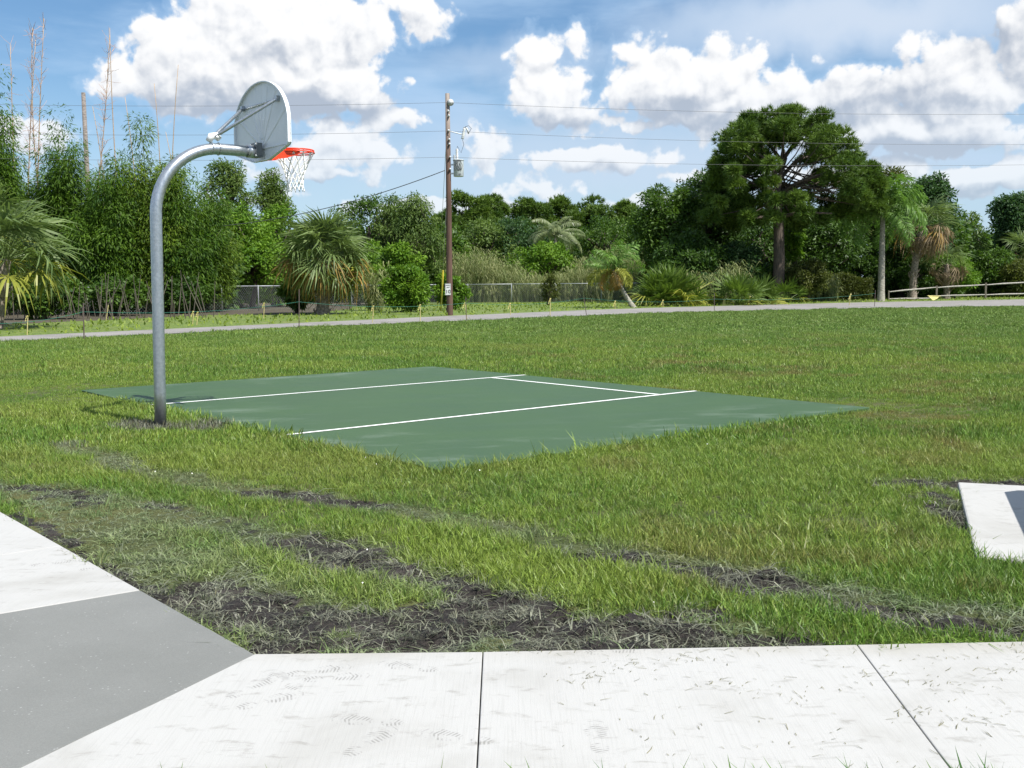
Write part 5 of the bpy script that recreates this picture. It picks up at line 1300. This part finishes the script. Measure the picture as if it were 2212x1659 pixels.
# ================================================================== GAME TABLE whose shadow lies on the pad
hT = .76; off = np.array([-.56, .472]) * hT
tc0 = np.array([3.518, 7.453]) - off            # far left corner of the top
o = thing('game_table', (tc0[0], tc0[1], 0.0), 'concrete game table with clipped corners on the white pad beyond the right edge', 'table')
Lt, Wt, ch = 1.62, 2.7, .10
crn = [(ch, 0), (Wt - ch, 0), (Wt, ch), (Wt, Lt - ch), (Wt - ch, Lt), (ch, Lt), (0, Lt - ch), (0, ch)]
poly = [tuple(sr * a + sd * b_) for a, b_ in crn]
bevel(MB().prism(poly, hT - .07, hT).build('tabletop', M['concrete'], o), .01)
for a in (.55, 2.15):
    p = [tuple(sr * (a + s1) + sd * (Lt / 2 + s2)) for s1, s2 in ((-.12, -.5), (.12, -.5), (.12, .5), (-.12, .5))]; MB().prism(p, 0, hT - .07).build('leg', M['concrete'], o)

# ================================================================== GRASS


def tuft(seed, n, rad, h, w, lean, flat=False):
    rs = np.random.RandomState(seed); mb = MB()
    a = rs.rand(n) * 6.283; r = rad * rs.rand(n) ** .5; b0 = np.stack([np.cos(a) * r, np.sin(a) * r, np.full(n, -.012)], 1)
    aa = rs.rand(n) * 6.283; d = np.stack([np.cos(aa), np.sin(aa), np.zeros(n)], 1); hh = h * (.45 + .75 * rs.rand(n)); ln = lean * (.3 + rs.rand(n))
    ww = (w * (.6 + .7 * rs.rand(n)))[:, None]; sa = rs.rand(n) * 6.283; sd_ = np.stack([np.cos(sa), np.sin(sa), np.zeros(n)], 1)
    m1 = b0 + d * (hh * ln * .35)[:, None] + np.array([0, 0, 1]) * (hh * (.55 if not flat else .35))[:, None]
    tp = b0 + d * (hh * ln * 1.1)[:, None] + np.array([0, 0, 1]) * (hh * (1.0 if not flat else .30))[:, None]
    V = np.stack([b0 - sd_ * ww / 2, b0 + sd_ * ww / 2, m1 + sd_ * ww * .42, m1 - sd_ * ww * .42, tp], 1).reshape(-1, 3); i = np.arange(n)[:, None] * 5
    mb.add(V, [np.concatenate([i, i + 1, i + 2, i + 3], 1), np.concatenate([i + 3, i + 2, i + 4], 1)], np.repeat(rs.rand(n), 5)); return mb


m, t, b, out = mat('grass_blade')
ai = t.new('ShaderNodeAttribute', attribute_name='colr', attribute_type='INSTANCER'); at = t.new('ShaderNodeAttribute', attribute_name='tint')
k = t.math('MULTIPLY_ADD', at.outputs['Fac'], .75, .62); sc2 = t.new('ShaderNodeVectorMath', operation='SCALE'); t.link(ai.outputs['Color'], sc2.inputs[0]); t.link(k, sc2.inputs[3])
straw = t.mix(t.smooth(at.outputs['Fac'], .91, .94, 0, .55), sc2.outputs[0], (.26, .23, .10, 1))
t.put(b.inputs['Base Color'], straw); b.inputs['Roughness'].default_value = .45; b.inputs['Specular IOR Level'].default_value = .35
tr = t.new('ShaderNodeBsdfTranslucent'); t.put(tr.inputs[0], straw); mx = t.new('ShaderNodeMixShader'); mx.inputs[0].default_value = .35
t.link(b.outputs[0], mx.inputs[1]); t.link(tr.outputs[0], mx.inputs[2]); t.link(mx.outputs[0], out.inputs[0]); M['grass'] = m

gcol = bpy.data.collections.new('grass_tufts')
specs = [(0, 20, .055, .064, .0050, .6, 0), (1, 22, .06, .056, .0054, .8, 0), (2, 16, .06, .080, .0048, .5, 0), (3, 24, .07, .045, .0054, 1.0, 0),      # near, upright
         (4, 14, .06, .075, .0066, 1.5, 1), (5, 11, .06, .085, .0075, 1.8, 1), (6, 6, .05, .06, .0100, 1.6, 1),                                        # trampled
         (7, 34, .12, .065, .0085, .4, 0), (8, 34, .12, .055, .0085, .5, 0),                                                                                # middle
         (9, 50, .30, .075, .022, .5, 0), (10, 50, .30, .065, .022, .5, 0)]                                                                               # far
for (i, n, rad, h, w, lean, fl_) in specs:
    me = tuft(200 + i, n, rad, h, w, lean, bool(fl_)).mesh('tuft_%02d' % i, M['grass'], False, True); o = bpy.data.objects.new('tuft_%02d' % i, me); gcol.objects.link(o)


def grass_points(y0, y1, dens, seed):
    rs = np.random.RandomState(seed); k = .53
    n = int(((y1 + 1) ** 2 - (y0) ** 2) * k * dens * 1.15); y = np.sqrt((y0) ** 2 + ((y1) ** 2 - (y0) ** 2) * rs.rand(n)); x = (rs.rand(n) * 2 - 1) * (y * k + .8)
    return x, y, rs


allp = []
for (y0, y1, dens, ids, seed, base) in [(2.2, 6.0, 620, (0, 1, 2, 3), 1, 1.0), (6.0, 10.0, 430, (0, 1, 2, 3), 2, 1.05), (10.0, 18.0, 150, (7, 8), 3, 1.05), (18.0, 32.0, 48, (7, 8), 4, 1.35), (32.0, 66.0, 9, (9, 10), 5, 1.0)]:
    x, y, rs = grass_points(y0, y1, dens, seed)
    ok = ~(inpoly(x, y, COURT) | inpoly(x, y, WALK_ALL) | inpoly(x, y, SLAB) | inpoly(x, y, ROAD)); ok &= ~inpoly(x, y, vg)
    # grass also grows in front of the walk, at the camera's feet
    x, y = x[ok], y[ok]; far_side = inpoly(x, y, rn + [(200, -20), (-200, -20)]); x, y = x[far_side], y[far_side]
    n = len(x); soil, gray = ground_masks(x, y)
    bare = sstep(fbm(x + 7, y + 3, 1.1, 3), .62, .78) * .25
    keep = rs.rand(n) > np.clip(.30 * gray * (1 - soil) * (y < 10) + soil * .34 + bare + .22 * sstep(fbm(x + 2, y + 8, 9, 2), .5, .75) * (y < 10), 0, .95); x, y, soil, gray = x[keep], y[keep], soil[keep], gray[keep]; n = len(x)
    dA = dseg(x, y, [COURT[0], COURT[3]]); dD = dseg(x, y, [COURT[3], COURT[2]]); ed_ = np.minimum(dA, dD)
    dk = dseg(x, y, SW_N)
    ta = np.clip(gray, 0, 1); pick = np.array(ids)[rs.randint(0, len(ids), n)]
    if y1 <= 10: fl2 = rs.rand(n) < np.clip(ta * .9 + soil * .6 + .16 + (dk < .12) * .4, 0, .96); pick = np.where(fl2, rs.choice([4, 5, 6], n), pick)
    s_ = base * (.75 + .5 * rs.rand(n)) * (.8 + .45 * fbm(x, y, .9, 3)) * (1 - .28 * ta); s_ *= 1 + .55 * (1 - sstep(ed_, .05, .45))
    s_ *= np.where(y > 6.5, .86, 1.0) * np.where(rs.rand(n) < .025, 1.5, 1.0); cc_ = np.minimum(np.hypot(x - COURT[2][0], y - COURT[2][1]), np.hypot(x - COURT[0][0], y - COURT[0][1]) * .8); s_ *= .42 + .58 * sstep(cc_, .5, 2.2)
    # colour: real variation of the sward - fresh green, yellow green, reddish seed patches, mud-coated blades
    n1 = fbm(x, y, .55, 4); n2 = fbm(x + 50, y + 20, .28, 3); n3 = fbm(x + 9, y + 70, 1.6, 3); n4 = rs.rand(n)
    gA = np.array([.094, .178, .026]); gB = np.array([.175, .242, .040]); gR = np.array([.20, .125, .065]); gM = np.array([.165, .182, .122]); gF = np.array([.118, .184, .040]); gD = np.array([.165, .168, .125])
    c_ = gA + (gB - gA) * sstep(n1 * .7 + n4 * .3, .35, .66)[:, None]
    dry = sstep(n2 * .5 + n3 * .5, .54, .68) * (.3 + .7 * sstep(x, -.5, 1.5)) * sstep(y, 6.0, 9.5) * (1 - sstep(y, 22, 34)) ; dry = np.maximum(dry * .85, sstep(n3, .60, .74) * .5 * (x > .5) * (y > 5))
    c_ = c_ + (gR - c_) * np.clip(dry * (.2 + .7 * n4), 0, .6)[:, None]
    c_ = c_ + (gF - c_) * sstep(y, 20, 40)[:, None] * .75
    c_ = c_ + (gM - c_) * np.clip(ta * 1.05 * (.6 + .5 * n4), 0, .93)[:, None]
    c_ = c_ + (gD * (.35 + 1.0 * rs.rand(n))[:, None] - c_) * np.clip(soil * 1.3, 0, .95)[:, None]; s_ *= 1 + .12 * soil
    c_ *= (1.10 + .34 * rs.rand(n))[:, None]
    z = np.full(n, SOIL); z = np.where(y < 11, SOIL + (fbm(x, y, 9, 3) - .5) * (.03 + .13 * soil) - .015 * soil, z)
    allp.append((x, y, z, s_, pick, c_, rs.rand(n) * 6.283, rs.randn(n) * .12, rs.randn(n) * .12))
# clumps in front of the walk (their tips reach into the lower right of the view)
rs = np.random.RandomState(99); bx_ = np.concatenate([G(v, 1659)[0] + rs.randn(k) * sd3 for v, k, sd3 in ((1705, 2, .01), (1765, 2, .015), (1865, 1, .01), (1955, 4, .03), (2115, 4, .02), (2150, 3, .03), (2200, 4, .03), (1340, 1, .01), (1560, 1, .01))])
n = len(bx_); x = bx_ * .975; y = 2.93 + .05 * rs.rand(n)
allp.append((x, y, np.full(n, SOIL), 1.0 + .6 * rs.rand(n), rs.choice([0, 2], n), np.tile(np.array([.06, .15, .03]), (n, 1)), rs.rand(n) * 6.28, rs.randn(n) * .1, rs.randn(n) * .1))
X = np.concatenate([a[0] for a in allp]); n = len(X); print('grass tufts', n)
me = bpy.data.meshes.new('grass'); me.vertices.add(n)
me.vertices.foreach_set('co', np.stack([X, np.concatenate([a[1] for a in allp]), np.concatenate([a[2] for a in allp])], 1).astype(np.float32).ravel())
for nm, typ, arr in [('scl', 'FLOAT', np.concatenate([a[3] for a in allp])), ('idx', 'INT', np.concatenate([a[4] for a in allp])),
                     ('rot', 'FLOAT_VECTOR', np.stack([np.concatenate([a[7] for a in allp]), np.concatenate([a[8] for a in allp]), np.concatenate([a[6] for a in allp])], 1)),
                     ('colr', 'FLOAT_VECTOR', np.concatenate([a[5] for a in allp]))]:
    at_ = me.attributes.new(nm, typ, 'POINT'); at_.data.foreach_set('vector' if typ == 'FLOAT_VECTOR' else 'value', arr.astype(np.int32 if typ == 'INT' else np.float32).ravel())
go_ = link('lawn_grass', me); meta(go_, 'mown green grass of the field, trampled and muddy near the walk', 'grass', kind='stuff')
ng = bpy.data.node_groups.new('grass_scatter', 'GeometryNodeTree'); ng.interface.new_socket('Geometry', in_out='INPUT', socket_type='NodeSocketGeometry'); ng.interface.new_socket('Geometry', in_out='OUTPUT', socket_type='NodeSocketGeometry')
a_ = ng.nodes.new('NodeGroupInput'); z_ = ng.nodes.new('NodeGroupOutput'); ci = ng.nodes.new('GeometryNodeCollectionInfo'); ci.inputs[0].default_value = gcol; ci.inputs['Separate Children'].default_value = True; ci.inputs['Reset Children'].default_value = True
ip = ng.nodes.new('GeometryNodeInstanceOnPoints'); ip.inputs['Pick Instance'].default_value = True


def named(nm, typ): q_ = ng.nodes.new('GeometryNodeInputNamedAttribute'); q_.data_type = typ; q_.inputs['Name'].default_value = nm; return [o_ for o_ in q_.outputs if o_.enabled and o_.name == 'Attribute'][0]


ng.links.new(a_.outputs[0], ip.inputs['Points']); ng.links.new(ci.outputs[0], ip.inputs['Instance']); ng.links.new(named('idx', 'INT'), ip.inputs['Instance Index']); ng.links.new(named('rot', 'FLOAT_VECTOR'), ip.inputs['Rotation']); ng.links.new(named('scl', 'FLOAT'), ip.inputs['Scale']); ng.links.new(ip.outputs[0], z_.inputs[0])
md = go_.modifiers.new('scatter', 'NODES'); md.node_group = ng

# verge growth: low plants, yellow green
mb = MB(); rs = np.random.RandomState(55); n = 26000
x = -34 + 110 * rs.rand(n); y = 34 + 70 * rs.rand(n); ok = inpoly(x, y, vg) & ~inpoly(x, y, lit) & (np.abs(x) < y * .55); x, y = x[ok], y[ok]; n = len(x)
P_ = np.stack([x, y, np.full(n, SOIL + .01)], 1); leaves(mb, P_, rdir(n, rs, 1.3), rdir(n, rs, .4), .10 + .12 * rs.rand(n), .09, np.clip(fbm(x, y, .5) * 1.3 - .1 + .15 * rs.randn(n), 0, 1))
o = mb.build('verge_plants', leaf_mat('verge_leaf', (.08, .13, .02), (.23, .30, .04)), tint=True); meta(o, 'low yellow green plants on the verge beyond the road', 'ground cover', kind='stuff')

# clippings on the walk
mb = MB(); rs = np.random.RandomState(66)
cen = [G(1550, 1480), G(1900, 1460), G(2060, 1480), G(1960, 1540), G(1480, 1420), G(1350, 1440), G(1700, 1500), G(2100, 1560), G(1250, 1460), G(2030, 1420), G(1620, 1400), G(2150, 1450), G(180, 1190), G(1180, 1400), G(2190, 1400)]
for k in range(520):
    if rs.rand() < .6: c_ = cen[rs.randint(len(cen))]; x, y = c_[0] + rs.randn() * .07, c_[1] + rs.randn() * .04
    else: x, y = .1 + 2.2 * rs.rand() ** .8, 3.1 + 1.1 * rs.rand()
    if not inpoly(np.array([x]), np.array([y]), WALK_ALL)[0]: continue
    a = rs.rand() * 3.14; L = .006 + .026 * rs.rand() ** 2.5; w_ = .0006 + .0008 * rs.rand(); d = np.array([math.cos(a), math.sin(a), 0]); s2 = np.array([-d[1], d[0], 0]); p = np.array([x, y, .0015]); bd = s2 * L * rs.randn() * .25
    V = [p - d * L - s2 * w_, p - d * L + s2 * w_, p + bd + s2 * w_ + (0, 0, .003), p + bd - s2 * w_ + (0, 0, .003), p + d * L + (0, 0, .001)]
    mb.add(V, [np.array([(0, 1, 2, 3)]), np.array([(3, 2, 4)])], rs.rand())
o = mb.build('grass_clippings', leaf_mat('clipping', (.07, .07, .03), (.24, .22, .12), rough=.7), tint=True); meta(o, 'loose grass clippings and mud crumbs scattered on the white walk', 'clippings', kind='stuff')
# tiny pale flowers in the lawn
mb = MB(); rs = np.random.RandomState(67)
for k in range(30):
    xv, yv = (rs.rand() * 2212, 900 + rs.rand() ** 1.5 * 420) if k > 14 else (880 + rs.randn() * 60, 985 + rs.randn() * 22); x, y = G(xv, yv)
    if inpoly(np.array([x]), np.array([y]), COURT)[0] or inpoly(np.array([x]), np.array([y]), WALK_ALL)[0]: continue
    a = rs.rand() * 6.28; r_ = .005; mb.add([(x + r_ * math.cos(a + j * 1.257), y + r_ * math.sin(a + j * 1.257), .035 + .006 * (j % 2)) for j in range(5)], [np.array([list(range(5))])])
o = mb.build('flowers', simple('petal', (.8, .78, .74), .6, var=.02)); meta(o, 'tiny pale flowers dotted through the lawn', 'flowers', kind='stuff')

for o in list(COL.objects):
    if o.parent is None and o.type in ('MESH', 'EMPTY') and 'label' not in o and o.get('kind') != 'structure': print('NOLABEL', o.name)
print('tris', sum(sum(len(p.vertices) - 2 for p in me.polygons) if len(me.polygons) < 1 else len(me.loops) - 2 * len(me.polygons) for me in bpy.data.meshes))
